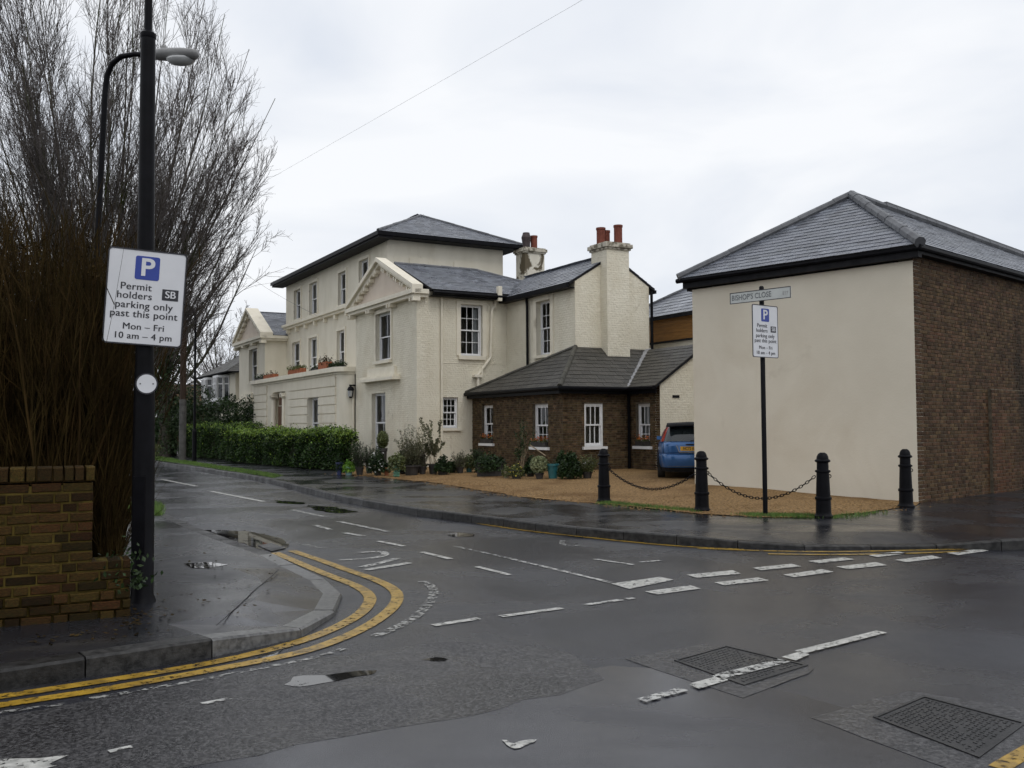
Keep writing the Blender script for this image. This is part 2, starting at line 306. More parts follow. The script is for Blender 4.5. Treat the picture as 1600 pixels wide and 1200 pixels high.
# ------------------------------------------------------------------ helpers
def link(o, parent=None):
    col.objects.link(o)
    if parent is not None: o.parent = parent
    return o
def tag(o, label=None, cat=None, group=None, kind=None):
    if label: o['label'] = label
    if cat: o['category'] = cat
    if group: o['group'] = group
    if kind: o['kind'] = kind
    return o
def empty(name, loc=(0, 0, 0), rz=0.0, label=None, cat=None, group=None):
    o = bpy.data.objects.new(name, None)
    o.empty_display_size = 0.2
    o.location = loc
    o.rotation_euler = (0, 0, rz)
    link(o)
    return tag(o, label, cat, group)
class MB:
    def __init__(s, fn=None):
        s.V, s.F, s.fn = [], [], fn
    def add(s, vs, fs):
        n = len(s.V)
        s.V.extend([tuple(s.fn(*v)) for v in vs] if s.fn else [tuple(v) for v in vs])
        s.F.extend([tuple(i + n for i in f) for f in fs])
        return s
    def poly(s, *vs):
        return s.add(vs, [tuple(range(len(vs)))])
    def box(s, x0, x1, y0, y1, z0, z1):
        return s.add([(x0, y0, z0), (x1, y0, z0), (x1, y1, z0), (x0, y1, z0), (x0, y0, z1), (x1, y0, z1), (x1, y1, z1), (x0, y1, z1)],
                     [(0, 3, 2, 1), (4, 5, 6, 7), (0, 1, 5, 4), (1, 2, 6, 5), (2, 3, 7, 6), (3, 0, 4, 7)])
    def bar(s, p, q, w, h=None):
        p, q = Vector(p), Vector(q); h = h or w
        d = (q - p).normalized()
        a = d.cross(Vector((0, 0, 1)))
        a = Vector((1, 0, 0)) if a.length < 1e-4 else a.normalized()
        b = a.cross(d)
        vs = [c + a * i * w / 2 + b * j * h / 2 for c in (p, q) for i, j in ((-1, -1), (1, -1), (1, 1), (-1, 1))]
        return s.add(vs, [(0, 1, 2, 3), (7, 6, 5, 4), (0, 4, 5, 1), (1, 5, 6, 2), (2, 6, 7, 3), (3, 7, 4, 0)])
    def tube(s, pts, rad, n=6, cap=True):
        pts = [Vector(p) for p in pts]
        if not hasattr(rad, '__len__'): rad = [rad] * len(pts)
        vs, fs = [], []
        a = None
        for i, p in enumerate(pts):
            d = (pts[min(i + 1, len(pts) - 1)] - pts[max(i - 1, 0)])
            d = d.normalized() if d.length > 1e-9 else Vector((0, 0, 1))
            if a is None:
                a = d.orthogonal().normalized()
            else:
                a = a - d * a.dot(d)
                a = a.normalized() if a.length > 1e-6 else d.orthogonal().normalized()
            b = d.cross(a)
            for k in range(n):
                t = 2 * math.pi * k / n
                vs.append(p + (a * math.cos(t) + b * math.sin(t)) * rad[i])
        for i in range(len(pts) - 1):
            for k in range(n):
                fs.append((i * n + k, i * n + (k + 1) % n, (i + 1) * n + (k + 1) % n, (i + 1) * n + k))
        if cap:
            fs.append(tuple(range(n - 1, -1, -1))); fs.append(tuple(range((len(pts) - 1) * n, len(pts) * n)))
        return s.add(vs, fs)
    def lathe(s, prof, n=20, c=(0, 0, 0)):
        vs, fs = [], []
        for r, z in prof:
            for k in range(n):
                t = 2 * math.pi * k / n
                vs.append((c[0] + r * math.cos(t), c[1] + r * math.sin(t), c[2] + z))
        for i in range(len(prof) - 1):
            for k in range(n):
                fs.append((i * n + k, i * n + (k + 1) % n, (i + 1) * n + (k + 1) % n, (i + 1) * n + k))
        fs.append(tuple(range(n - 1, -1, -1))); fs.append(tuple(range((len(prof) - 1) * n, len(prof) * n)))
        return s.add(vs, fs)
    def prism(s, pts, z0, z1):
        n = len(pts)
        return s.add([(x, y, z0) for x, y in pts] + [(x, y, z1) for x, y in pts],
                     [tuple(range(n - 1, -1, -1)), tuple(range(n, 2 * n))] + [(i, (i + 1) % n, n + (i + 1) % n, n + i) for i in range(n)])
    def build(s, name, m, parent=None, smooth=False):
        me = bpy.data.meshes.new(name)
        me.from_pydata(s.V, [], s.F)
        me.materials.append(m)
        if smooth:
            me.polygons.foreach_set('use_smooth', [True] * len(me.polygons))
        me.update()
        return link(bpy.data.objects.new(name, me), parent)
def smooth_by_angle(o, ang=40):
    me = o.data
    me.polygons.foreach_set('use_smooth', [True] * len(me.polygons))
    me.set_sharp_from_angle(angle=R(ang))
    return o

def text(s, size, m, parent, x, y, z, name='lettering', bold=0.0, align='CENTER', sx=1.0, spacing=1.0, dup=0.0):
    cu = bpy.data.curves.new('t', 'FONT')
    cu.body = s; cu.size = size; cu.align_x = align; cu.align_y = 'CENTER'; cu.extrude = 0.0008; cu.offset = bold; cu.space_character = spacing
    o = bpy.data.objects.new('t', cu); col.objects.link(o)
    bpy.context.view_layer.update()
    me = bpy.data.meshes.new_from_object(o.evaluated_get(bpy.context.evaluated_depsgraph_get()))
    bpy.data.objects.remove(o); bpy.data.curves.remove(cu)
    me.materials.clear(); me.materials.append(m)
    if dup:
        vs = [v.co.copy() for v in me.vertices]; fs = [tuple(p.vertices) for p in me.polygons]; n = len(vs)
        me2 = bpy.data.meshes.new('lettering'); me2.from_pydata(vs + [v + Vector((dup, 0, .0004)) for v in vs], [], fs + [tuple(i + n for i in f) for f in fs]); me2.materials.append(m); me = me2
    t = bpy.data.objects.new(name, me)
    t.rotation_euler = (R(90), 0, 0); t.scale = (sx, 1, 1); t.location = (x, y, z)
    return link(t, parent)

# a wall panel with real openings: fn(a, z, d) maps along / up / inwards
def wall(mb, a0, a1, z0, z1, holes=(), th=0.28):
    A = sorted({a0, a1, *[v for h in holes for v in h[:2]]})
    Z = sorted({z0, z1, *[v for h in holes for v in h[2:4]]})
    def inh(a, z): return any(h[0] < a < h[1] and h[2] < z < h[3] for h in holes)
    for i in range(len(A) - 1):
        for j in range(len(Z) - 1):
            if inh((A[i] + A[i + 1]) / 2, (Z[j] + Z[j + 1]) / 2): continue
            for d in (0, th):
                mb.poly((A[i], Z[j], d), (A[i + 1], Z[j], d), (A[i + 1], Z[j + 1], d), (A[i], Z[j + 1], d))
    for h in list(holes) + [(a0, a1, z0, z1)]:
        b0, b1, c0, c1 = h[:4]
        for (p, q) in (((b0, c0), (b1, c0)), ((b1, c0), (b1, c1)), ((b1, c1), (b0, c1)), ((b0, c1), (b0, c0))):
            mb.poly((p[0], p[1], 0), (q[0], q[1], 0), (q[0], q[1], th), (p[0], p[1], th))
    return mb
def planeS(s): return lambda a, z, d: (s + d, a, z)      # wall facing -s, runs along t
def planeT(t): return lambda a, z, d: (a, t + d, z)      # wall facing -t, runs along s

def fbox(mb, a0, a1, z0, z1, d0, d1):
    return mb.add([(a, z, d) for d in (d0, d1) for a, z in ((a0, z0), (a1, z0), (a1, z1), (a0, z1))],
                  [(0, 1, 2, 3), (7, 6, 5, 4), (0, 4, 5, 1), (1, 5, 6, 2), (2, 6, 7, 3), (3, 7, 4, 0)])
PANES = {}
# a sash window: frame, upper and lower sash with glazing bars, one pane per light, sill, curtain
def window(parent, fn, a0, a1, z0, z1, cols=3, rt_=2, rb_=2, inset=0.12, sill=0.06, silld=0.10, curtain=None, frame=0.05, surround=0, mfr='whitep', sillm='trim', bars=0.022, lower_cols=None):
    f = MB(fn)
    fbox(f, a0, a0 + frame, z0, z1, inset, inset + .10); fbox(f, a1 - frame, a1, z0, z1, inset, inset + .10)
    fbox(f, a0 + frame, a1 - frame, z1 - frame, z1, inset, inset + .10); fbox(f, a0 + frame, a1 - frame, z0, z0 + frame, inset, inset + .10)
    w = f.build('window', M[mfr], parent)
    zm = (z0 + z1) / 2
    for nm, y0, y1, d, rows, cc in (('upper_sash', zm - .02, z1 - frame, inset + .022, rt_, cols), ('lower_sash', z0 + frame, zm + .02, inset + .06, rb_, lower_cols or cols)):
        b = MB(fn); sw = 0.038
        x0, x1 = a0 + frame, a1 - frame
        fbox(b, x0, x0 + sw, y0, y1, d, d + .035); fbox(b, x1 - sw, x1, y0, y1, d, d + .035)
        fbox(b, x0 + sw, x1 - sw, y1 - sw, y1, d, d + .035); fbox(b, x0 + sw, x1 - sw, y0, y0 + sw * 1.3, d, d + .035)
        ix0, ix1, iy0, iy1 = x0 + sw, x1 - sw, y0 + sw * 1.3, y1 - sw
        for k in range(1, cc):
            xc = ix0 + (ix1 - ix0) * k / cc
            fbox(b, xc - bars / 2, xc + bars / 2, iy0, iy1, d + .004, d + .03)
        for k in range(1, rows):
            yc = iy0 + (iy1 - iy0) * k / rows
            fbox(b, ix0, ix1, yc - bars / 2, yc + bars / 2, d + .006, d + .028)
        b.build(nm, M[mfr], w)
        for i in range(cc):
            for j in range(rows):
                p = MB(fn)
                pa, pb = ix0 + (ix1 - ix0) * i / cc, ix0 + (ix1 - ix0) * (i + 1) / cc
                qa, qb = iy0 + (iy1 - iy0) * j / rows, iy0 + (iy1 - iy0) * (j + 1) / rows
                q4 = [(pa, qa, d + .018), (pb, qa, d + .018), (pb, qb, d + .018), (pa, qb, d + .018)]
                w0, w1, w3 = (Vector(fn(*q4[k])) for k in (0, 1, 3))
                if (w1 - w0).cross(w3 - w0).dot(Vector(fn(0, 0, -1)) - Vector(fn(0, 0, 0))) < 0: q4.reverse()   # glass faces outwards
                p.poly(*q4)
                p.build('pane', M['glass'], w)
    if sill:
        s_ = MB(fn)
        fbox(s_, a0 - .10, a1 + .10, z0 - sill, z0, -silld, inset + .02)
        s_.build('sill', M[sillm], w)
    if curtain:
        for (c0, c1) in curtain:
            cm = MB(fn); n = max(4, int((c1 - c0) * (a1 - a0) / .035))
            xs = [a0 + (a1 - a0) * (c0 + (c1 - c0) * k / n) for k in range(n + 1)]
            for k in range(n):
                d0 = inset + .17 + (.025 if k % 2 else 0); d1 = inset + .17 + (0 if k % 2 else .025)
                cm.poly((xs[k], z0 + .03, d0), (xs[k + 1], z0 + .03, d1), (xs[k + 1], z1 - .03, d1), (xs[k], z1 - .03, d0))
            cm.build('curtain', M['curtain'], w)
    if surround:
        s_ = MB(fn); k = surround
        fbox(s_, a0 - k, a0, z0, z1 + k, -.04, .02); fbox(s_, a1, a1 + k, z0, z1 + k, -.04, .02); fbox(s_, a0, a1, z1, z1 + k, -.04, .02)
        s_.build('architrave', M['trim'], w)
    return w

SL_MESH = {}
def unit_slate(m):
    if m.name not in SL_MESH:
        # x across 1, y up-slope 1, z thickness; lower edge lifted
        b = MB(); b.add([(-.5, 0, .010), (.5, 0, .010), (.5, 1.12, .001), (-.5, 1.12, .001), (-.5, 0, .022), (.5, 0, .022), (.5, 1.12, .009), (-.5, 1.12, .009)],
                        [(4, 5, 6, 7), (0, 1, 5, 4), (1, 2, 6, 5), (3, 0, 4, 7), (0, 3, 2, 1)])
        me = bpy.data.meshes.new('slate'); me.from_pydata(b.V, [], b.F); me.materials.append(m); SL_MESH[m.name] = me
    return SL_MESH[m.name]
# polygon p[0]..p[n-1] planar, p[0]->p[1] the eave. Deck plus slates in courses.
def roof_plane(roof, pts, m, w=0.30, e=0.19, indiv=0, deckm=None, thick=0.07, stuff_name='slates'):
    P = [Vector(p) for p in pts]
    ex = (P[1] - P[0]).normalized()
    n = None
    for k in range(2, len(P)):
        n = ex.cross(P[k] - P[0])
        if n.length > 1e-6: break
    n.normalize()
    if n.z < 0: n = -n
    ey = n.cross(ex)
    if ey.z < 0: ey = -ey
    Q = [((p - P[0]).dot(ex), (p - P[0]).dot(ey)) for p in P]
    d = MB()
    k = len(P)
    d.add([p for p in P] + [p - n * thick for p in P], [tuple(range(k)), tuple(range(2 * k - 1, k - 1, -1))] + [(i, (i + 1) % k, k + (i + 1) % k, k + i) for i in range(k)])
    d.build('roof_deck', deckm or M['dark'], roof)
    bm_ = max(q[1] for q in Q)
    st = MB(); cnt = 0; c = 0; rest = []
    b = 0.0
    while b < bm_ - 0.02:
        mid = min(b + e * .5, bm_ - .005)
        xs = []
        for i in range(k):
            (x0, y0), (x1, y1) = Q[i], Q[(i + 1) % k]
            if (y0 <= mid < y1) or (y1 <= mid < y0):
                xs.append(x0 + (x1 - x0) * (mid - y0) / (y1 - y0))
        if len(xs) >= 2:
            lo, hi = min(xs), max(xs)
            x = math.floor(lo / w) * w + (w / 2 if c % 2 else 0) - w
            while x < hi:
                a, z = max(x, lo), min(x + w, hi)
                if z - a > .05:
                    rest.append((a, z, b))
                x += w
        b += e; c += 1
    zaxis = n
    def matrix(a, z, b):
        j = random.uniform(-.008, .008)
        o = P[0] + ex * ((a + z) / 2) + ey * (b + j) + n * random.uniform(0, .005)
        return Matrix(((ex.x * (z - a - .006), ey.x * e, n.x, o.x), (ex.y * (z - a - .006), ey.y * e, n.y, o.y), (ex.z * (z - a - .006), ey.z * e, n.z, o.z), (0, 0, 0, 1)))
    us = unit_slate(m)
    for i, (a, z, b) in enumerate(rest):
        mt = matrix(a, z, b)
        if i < indiv:
            o = bpy.data.objects.new('slate', us); o.matrix_local = mt; link(o, roof); o.matrix_local = mt
        else:
            st.add([mt @ v.co for v in us.vertices], [tuple(pl.vertices) for pl in us.polygons])
    if st.V:
        s_ = st.build(stuff_name, m, roof); s_['kind'] = 'stuff'
    return n
def ridge_tiles(roof, p, q, m, r=0.1, ln=0.42, indiv=False, name='ridge_tile', lift=0.0):
    p, q = Vector(p), Vector(q)
    L_ = (q - p).length; n = max(1, round(L_ / ln)); d = (q - p) / n
    mb = MB()
    for i in range(n):
        a, b = p + d * i, p + d * (i + 1.04)
        t = MB() if indiv else mb
        up = Vector((0, 0, lift + random.uniform(0, .012)))
        t.tube([a + up, b + up], [r, r * .95], 8)
        if indiv: t.build(name, m, roof)
    if not indiv: mb.build(name + 's' if not name.endswith('s') else name, m, roof)

BR = {}
def unit_brick(m, dp=.8):
    if m.name not in BR:
        b = MB(); h = .5
        c = .06
        g_, k_ = h - .03, h - .10
        b.add([(-h, -h, 0), (h, -h, 0), (h, h, 0), (-h, h, 0), (-h, -h, dp), (h, -h, dp), (h, h, dp), (-h, h, dp), (-g_, -k_, 1), (g_, -k_, 1), (g_ + .012, k_ + .03, 1), (-g_ + .01, k_, 1)],
              [(8, 9, 10, 11), (4, 5, 9, 8), (5, 6, 10, 9), (6, 7, 11, 10), (7, 4, 8, 11), (0, 1, 5, 4), (1, 2, 6, 5), (2, 3, 7, 6), (3, 0, 4, 7)])
        me = bpy.data.meshes.new('brick'); me.from_pydata(b.V, [], b.F); me.materials.append(m); BR[m.name] = me
    return BR[m.name]
# bricks in Flemish-like bond on a wall plane; fn(a,z,d); proud of the mortar face at d=0
def bricks(part, fn, a0, a1, z0, z1, m, holes=(), L_=.225, H_=.075, indiv=0, near=None, proud=.010, toplimit=None):
    items = []
    z = z0; c = 0
    while z < z1 - .03:
        x = a0 - (L_ * .75 if c % 2 else 0); k = 0
        while x < a1:
            w = L_ if (k % 2 == 0) else L_ * .5
            k += 1
            lo, hi = max(x, a0), min(x + w, a1)
            x += w
            if hi - lo < .03: continue
            segs = [(lo, hi)]
            for h in holes:
                if h[2] < z + H_ * .7 and h[3] > z + H_ * .3:
                    ns = []
                    for (p, q) in segs:
                        if h[1] <= p or h[0] >= q: ns.append((p, q)); continue
                        if p < h[0]: ns.append((p, h[0]))
                        if q > h[1]: ns.append((h[1], q))
                    segs = ns
            for (p, q) in segs:
                if q - p > .03 and (toplimit is None or z + H_ < toplimit((p + q) / 2)):
                    items.append((p, q, z, min(z + H_, z1)))
        z += H_; c += 1
    ub = unit_brick(m)
    o0 = Vector(fn(0, 0, 0)); ea = Vector(fn(1, 0, 0)) - o0; ed = o0 - Vector(fn(0, 0, 1))
    if near is not None:
        items.sort(key=lambda i: (Vector(fn((i[0] + i[1]) / 2, i[2], 0)) - near).length)
    st = MB()
    for i, (p, q, y0, y1) in enumerate(items):
        o = Vector(fn((p + q) / 2, (y0 + y1) / 2, 0)) - ed * .012
        sx, sz, sd = (q - p - .012), (y1 - y0 - .012), proud + .012 + random.uniform(-.004, .005)
        tilt = random.uniform(-.012, .012)
        mt = Matrix(((ea.x * sx, 0, ed.x * sd, o.x), (ea.y * sx, 0, ed.y * sd, o.y), (tilt * sx, sz, 0, o.z), (0, 0, 0, 1)))
        if i < indiv:
            ob = bpy.data.objects.new('brick', ub); link(ob, part); ob.matrix_local = mt
        else:
            st.add([mt @ v.co for v in ub.vertices], [tuple(pl.vertices) for pl in ub.polygons])
    if st.V:
        s_ = st.build('brickwork', m, part); s_['kind'] = 'stuff'

def leaves(mb, pts, size, up=0.3, asp=0.6):
    for p in pts:
        s = size * random.uniform(.6, 1.3)
        d = Vector((random.gauss(0, 1), random.gauss(0, 1), random.gauss(up, 1))).normalized()
        a = d.orthogonal().normalized(); a.rotate(Matrix.Rotation(random.uniform(0, 6.28), 3, d)); b = d.cross(a)
        p = Vector(p)
        mb.add([p - a * s * .5, p + b * s * asp * .5, p + a * s * .5 + d * s * .12, p - b * s * asp * .5], [(0, 1, 2, 3)])
    return mb

# ================================================================== GROUND, ROAD, PAVEMENTS
ZR = -0.14                                    # carriageway level, footways are at z = 0
def sheet(name, poly, z, m, parent=None, kind=None):
    P = [Vector((p[0], p[1], 0)) for p in poly]
    mb = MB(); mb.add([(p.x, p.y, z) for p in P], [tuple(t) for t in tessellate_polygon([P])])
    me = mb.build(name, m, parent)
    if kind: me['kind'] = kind
    return me
g = MB(); g.poly((-1500, -1500, -.16), (1500, -1500, -.16), (1500, 1500, -.16), (-1500, 1500, -.16))
g.build('ground', M['earth'])['kind'] = 'structure'
road = MB()
xs = [-90, -40, -20, -10, 0, 10, 20, 40, 90]; ys = [-60, -30, -10, 0, 10, 20, 30, 45, 60, 75]
for i in range(len(xs) - 1):
    for j in range(len(ys) - 1):
        road.poly((xs[i], ys[j], ZR), (xs[i + 1], ys[j], ZR), (xs[i + 1], ys[j + 1], ZR), (xs[i], ys[j + 1], ZR))
road = road.build('road', M['road'])
road['kind'] = 'structure'

def resample(P, step):
    P = [Vector(p) for p in P]
    cum = [0]
    for a, b in zip(P, P[1:]): cum.append(cum[-1] + (b - a).length)
    n = max(1, round(cum[-1] / step)); out = []
    for k in range(n + 1):
        s = cum[-1] * k / n; i = 0
        while i < len(P) - 2 and cum[i + 1] < s: i += 1
        t = (s - cum[i]) / max(1e-9, cum[i + 1] - cum[i])
        out.append(P[i].lerp(P[i + 1], t))
    return out
def smooth_line(P, it=2):
    P = [Vector(p) for p in P]
    for _ in range(it):
        Q = [P[0]]
        for a, b in zip(P, P[1:]): Q += [a.lerp(b, .25), a.lerp(b, .75)]
        Q.append(P[-1]); P = Q
    return P
def offset(P, d):
    out = []
    for i, p in enumerate(P):
        t = (P[min(i + 1, len(P) - 1)] - P[max(i - 1, 0)]); t.z = 0; t.normalize()
        q = p + Vector((-t.y, t.x, 0)) * d
        out.append(q)
    return out
# one footway: kerb stones along P (z = kerb top), a ramp strip, and the flat interior closed by `back`
def footway(name, P, side, back, m, white=None, drop=0.9):
    P = resample(P, 0.9)
    inner = offset(P, (.14 if side > 0 else .19) * side)
    inn2 = offset(P, drop * side)
    for q in inn2: q.z = 0
    mb = MB()
    for i in range(len(P) - 1):
        mb.poly(inner[i], inner[i + 1], inn2[i + 1], inn2[i])
    ring = [Vector((q.x, q.y, 0)) for q in inn2] + [Vector((b[0], b[1], 0)) for b in back]
    mb.add(ring, [tuple(t) for t in tessellate_polygon([ring])])
    o = mb.build(name, m); o['kind'] = 'structure'
    o.data.materials.append(M['newpave'])
    for i in range(len(P) - 1):
        if name == 'pavement' and side < 0 and min(P[i].z, P[i + 1].z) < -.03: o.data.polygons[i].material_index = 1
    for i in range(len(P) - 1):
        a, b, c, d = P[i], P[i + 1], inner[i + 1], inner[i]
        gap = (b - a).normalized() * .006
        ch = .018
        a2, b2 = a + gap, b - gap; d2, c2 = d + gap, c - gap
        ins = (d - a).normalized() * ch
        k = MB(); lo = ZR - .06; zz = Vector((0, 0, random.uniform(-.004, .004)))
        a2, b2, c2, d2 = a2 + zz, b2 + zz, c2 + zz, d2 + zz
        dn = Vector((0, 0, -ch))
        k.add([a2 + ins, b2 + ins, c2, d2, a2 + dn, b2 + dn, Vector((a2.x, a2.y, lo)), Vector((b2.x, b2.y, lo)), Vector((c2.x, c2.y, lo)), Vector((d2.x, d2.y, lo))],
              [(0, 1, 2, 3), (0, 4, 5, 1), (4, 6, 7, 5), (6, 9, 3, 0, 4), (7, 5, 1, 2, 8), (2, 8, 9, 3)])
        wh = white and white((a + b) / 2)
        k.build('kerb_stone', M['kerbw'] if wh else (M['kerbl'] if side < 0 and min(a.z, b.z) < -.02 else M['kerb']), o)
    return o
zk = {}
KR = [(235, 720), (265, 724), (308, 730), (352, 737), (400, 744), (437, 752), (480, 762), (531, 774), (600, 786), (662, 796), (711, 802), (775, 809),
      (850, 819), (925, 826), (1031, 835), (1119, 841)]
kr = [Vector((-62, 70, 0)), Vector((-40, 58, 0)), Vector((-25, 50, 0))] + [G(x, y) for x, y in KR]
kr += [G(x, y, z) for x, y, z in ((1184, 850, -.08), (1300, 853, -.085), (1420, 852, -.085), (1490, 851, -.08), (1540, 846, -.01), (1600, 842, 0))]
kr += [Vector((9.5, 13.6, 0)), Vector((16, 18.5, 0)), Vector((40, 40, 0))]
kr[-4].z = 0
right_pave = footway('pavement', kr, 1, [(70, 60), (90, 130), (-90, 130), (-90, 84)], M['pave'])
KL = [(269, 806), (312, 825), (368, 845), (429, 865)]
kl0 = [G(x, y) for x, y in KL]
u3 = (kl0[0] - kl0[-1]).normalized()
kl = [Vector((-45, 62, 0)), Vector((-28, 50, 0)), Vector((-18.2, 38, 0)), Vector((-11.4, 25.6, 0))] + kl0
kl += [G(x, y, z) for x, y, z in ((490, 896, -.04), (515, 906, -.085), (534, 923, -.09), (537, 937, -.09), (520, 957, -.09), (488, 975, -.085), (452, 988, -.04))]
kl += [G(x, y) for x, y in ((377, 991), (234, 1013), (43, 1040), (0, 1047))]
d3 = (kl[-1] - kl[-4]).normalized()
kl += [kl[-1] + d3 * 4, kl[-1] + d3 * 12, kl[-1] + d3 * 30]
wx = G(150, 1027)
left_pave = footway('pavement', kl, -1, [(-60, -20), (-90, 20), (-90, 75)], M['pave'], drop=.75)

# newer tarmac patch on the near corner of the left footway and joints
P_ = [G(x, y, .004) for x, y in ((430, 873), (478, 905), (505, 915), (518, 935), (500, 953), (450, 976), (350, 983), (345, 976), (385, 935), (420, 905))]
cx_ = sum((p for p in P_), Vector()) / len(P_)
lp_ = [G(x, y) for x, y in ((426, 880), (452, 892), (470, 908), (474, 925), (462, 942), (430, 957), (360, 972), (348, 970), (385, 935), (412, 905))]
jl = smooth_line([G(x, y) for x, y in ((338, 978), (352, 966), (385, 936), (396, 924), (420, 905), (436, 890))], 1)
ja, jb = offset(jl, .006), offset(jl, -.005); jm = MB()
for i in range(len(jl) - 1): jm.poly(*[(v.x, v.y, .004) for v in (ja[i], ja[i + 1], jb[i + 1], jb[i])])
jm.build('tarmac_joint', M['dark'], left_pave)
w_ = [G(x, y, .006) for x, y in ((287, 880), (330, 878), (356, 882), (325, 888), (300, 887))]
sheet('puddle', [(p.x, p.y) for p in w_], .005, M['puddle'], left_pave)

# gravel forecourt, rising gently towards the house
gf = [G(x, y) for x, y in ((536, 741), (600, 747), (680, 755), (760, 768), (830, 779), (940, 788), (1097, 803), (1196, 809), (1290, 808), (1380, 798), (1430, 791))]
gback = [Vector((8.35, 19.3, 0)), Vector((9.5, 22, 0)), Vector((12, 25, 0)), Vector((10, 33, 0)), Vector((3, 38, 0)), Vector((-2.2, 36.5, 0)), Vector((-5.6, 35.2, 0))]
def gdist(p):
    best = 9
    for a, b in zip(gf, gf[1:]):
        ab = b - a; t = max(0, min(1, (p - a).dot(ab) / ab.length_squared)); best = min(best, (p - (a + ab * t)).length)
    return best
def gz(p):
    t = min(1, gdist(Vector((p[0], p[1], 0))) / 6.0); return .008 + .15 * t * t * (3 - 2 * t)
gpoly = gf + gback
def inside(p, poly):
    r_ = False
    for i in range(len(poly)):
        a, b = poly[i], poly[i - 1]
        if (a.y > p.y) != (b.y > p.y) and p.x < (b.x - a.x) * (p.y - a.y) / (b.y - a.y) + a.x: r_ = not r_
    return r_
gfs = resample(gf, .35)
gv = [v + Vector((random.uniform(-.05, .05), random.uniform(-.07, .07), 0)) for v in gfs] + gback
nb = len(gv)
yy = 16.0
pts = [Vector((v.x, v.y)) for v in gv]
while yy < 38:
    xx = -6.0
    while xx < 13:
        p = Vector((xx + random.uniform(-.12, .12), yy + random.uniform(-.12, .12), 0))
        if inside(p, gpoly) and gdist(p) > .15: pts.append(Vector((p.x, p.y)))
        xx += .5
    yy += .5
r_ = delaunay_2d_cdt(pts, [(i, (i + 1) % nb) for i in range(nb)], [], 1, 1e-5)
gm = MB(); gm.add([(v.x, v.y, gz((v.x, v.y)) + random.uniform(0, .012)) for v in r_[0]], [tuple(f) for f in r_[2]])
gm.build('gravel', M['gravel'], smooth=True)['kind'] = 'structure'

# grass verge between kerb and footway, and grass tufts at the edge of the gravel
def blades(mb, p, n, r, h, w=.006):
    for _ in range(n):
        a = random.uniform(0, 6.28); d = r * math.sqrt(random.random())
        x, y = p[0] + d * math.cos(a), p[1] + d * math.sin(a); hh = h * random.uniform(.5, 1.3); b = random.uniform(0, 6.28); l = hh * .5
        c, s = math.cos(b) * w, math.sin(b) * w
        mb.add([(x - c, y - s, p[2]), (x + c, y + s, p[2]), (x + random.uniform(-l, l), y + random.uniform(-l, l), p[2] + hh)], [(0, 1, 2)])
vp = [G(x, y) for x, y in ((228, 716.5), (265, 722), (308, 728), (352, 735), (400, 742), (428, 747), (440, 744), (400, 737), (352, 730), (300, 722), (262, 716), (232, 712))]
verge = sheet('grass_verge', [(p.x, p.y) for p in vp], .012, M['grass'], kind='structure')
gb = MB()
for _ in range(5200):
    i = random.randrange(5); t = random.random()
    a, b = vp[i].lerp(vp[i + 1], t), vp[11 - i].lerp(vp[10 - i], t)
    blades(gb, tuple(a.lerp(b, random.random())) [:2] + (.01,), 2, .08, .06, .012)
tag(gb.build('grass', M['grass']), 'short grass blades of the verge along the far kerb', 'grass', kind='stuff')
gb = MB()
for (x0, y0), (x1, y1), n in (((946, 787), (1092, 800), 900), ((1165, 806), (1275, 808), 800), ((1300, 810), (1380, 801), 120)):
    a, b = G(x0, y0), G(x1, y1)
    for _ in range(n):
        p = a.lerp(b, random.random() ** (1.6 if n == 900 else 1)) + Vector((random.gauss(0, .10), random.gauss(.05, .13), 0))
        blades(gb, (p.x, p.y, .005), 4, .06, .05, .006)
tag(gb.build('grass', M['grass']), 'tufts of green grass at the gravel edge by the bollards', 'grass', kind='stuff')
gb = MB()
for _ in range(900):
    p = G(232 + random.uniform(-34, 16), 797 + random.uniform(-9, 9)); blades(gb, (p.x, p.y, 0), 4, .12, .09, .008)
tag(gb.build('grass', M['grass']), 'grass patch beside the left kerb behind the lamp column', 'grass', kind='stuff')
p_ = [G(x, y) for x, y in ((175, 806), (200, 790), (240, 790), (252, 802), (215, 815))]
sheet('grass_verge', [(p.x, p.y) for p in p_], .006, M['grass'], left_pave)

# ---- surface patches on the carriageway (parts of the road)
def rpoly(name, px, z, m, jitter=0.0, sub=0):
    P = [G(x, y, ZR) for x, y in px]
    if sub:
        P = resample(P + [P[0]], sub)[:-1]
        P = [p + Vector((random.uniform(-1, 1), random.uniform(-1, 1), 0)) * jitter for p in P]
    return sheet(name, [(p.x, p.y) for p in P], ZR + z, m, road)
rpoly('tarmac_patch', ((-400, 1125), (0, 1120), (330, 1060), (470, 1030), (560, 1025), (700, 1000), (870, 1015), (956, 1058), (850, 1090), (694, 1127), (480, 1165), (300, 1198), (100, 1240), (-500, 1330)), .003, M['rough_road'], .04, .25)
rpoly('tarmac_patch', ((975, 1030), (1105, 1006), (1280, 1046), (1160, 1092)), .004, M['rough_road'], .008, .2)
rpoly('tarmac_patch', ((1268, 1122), (1416, 1080), (1600, 1108), (1800, 1150), (1750, 1290), (1480, 1202)), .004, M['rough_road'], .008, .2)
rpoly('tarmac_patch', ((100, 1150), (694, 1090), (940, 1040), (1100, 1050), (1300, 1100), (1600, 1200), (1900, 1420), (100, 1500)), .002, M['smooth_road'], .015, .3)
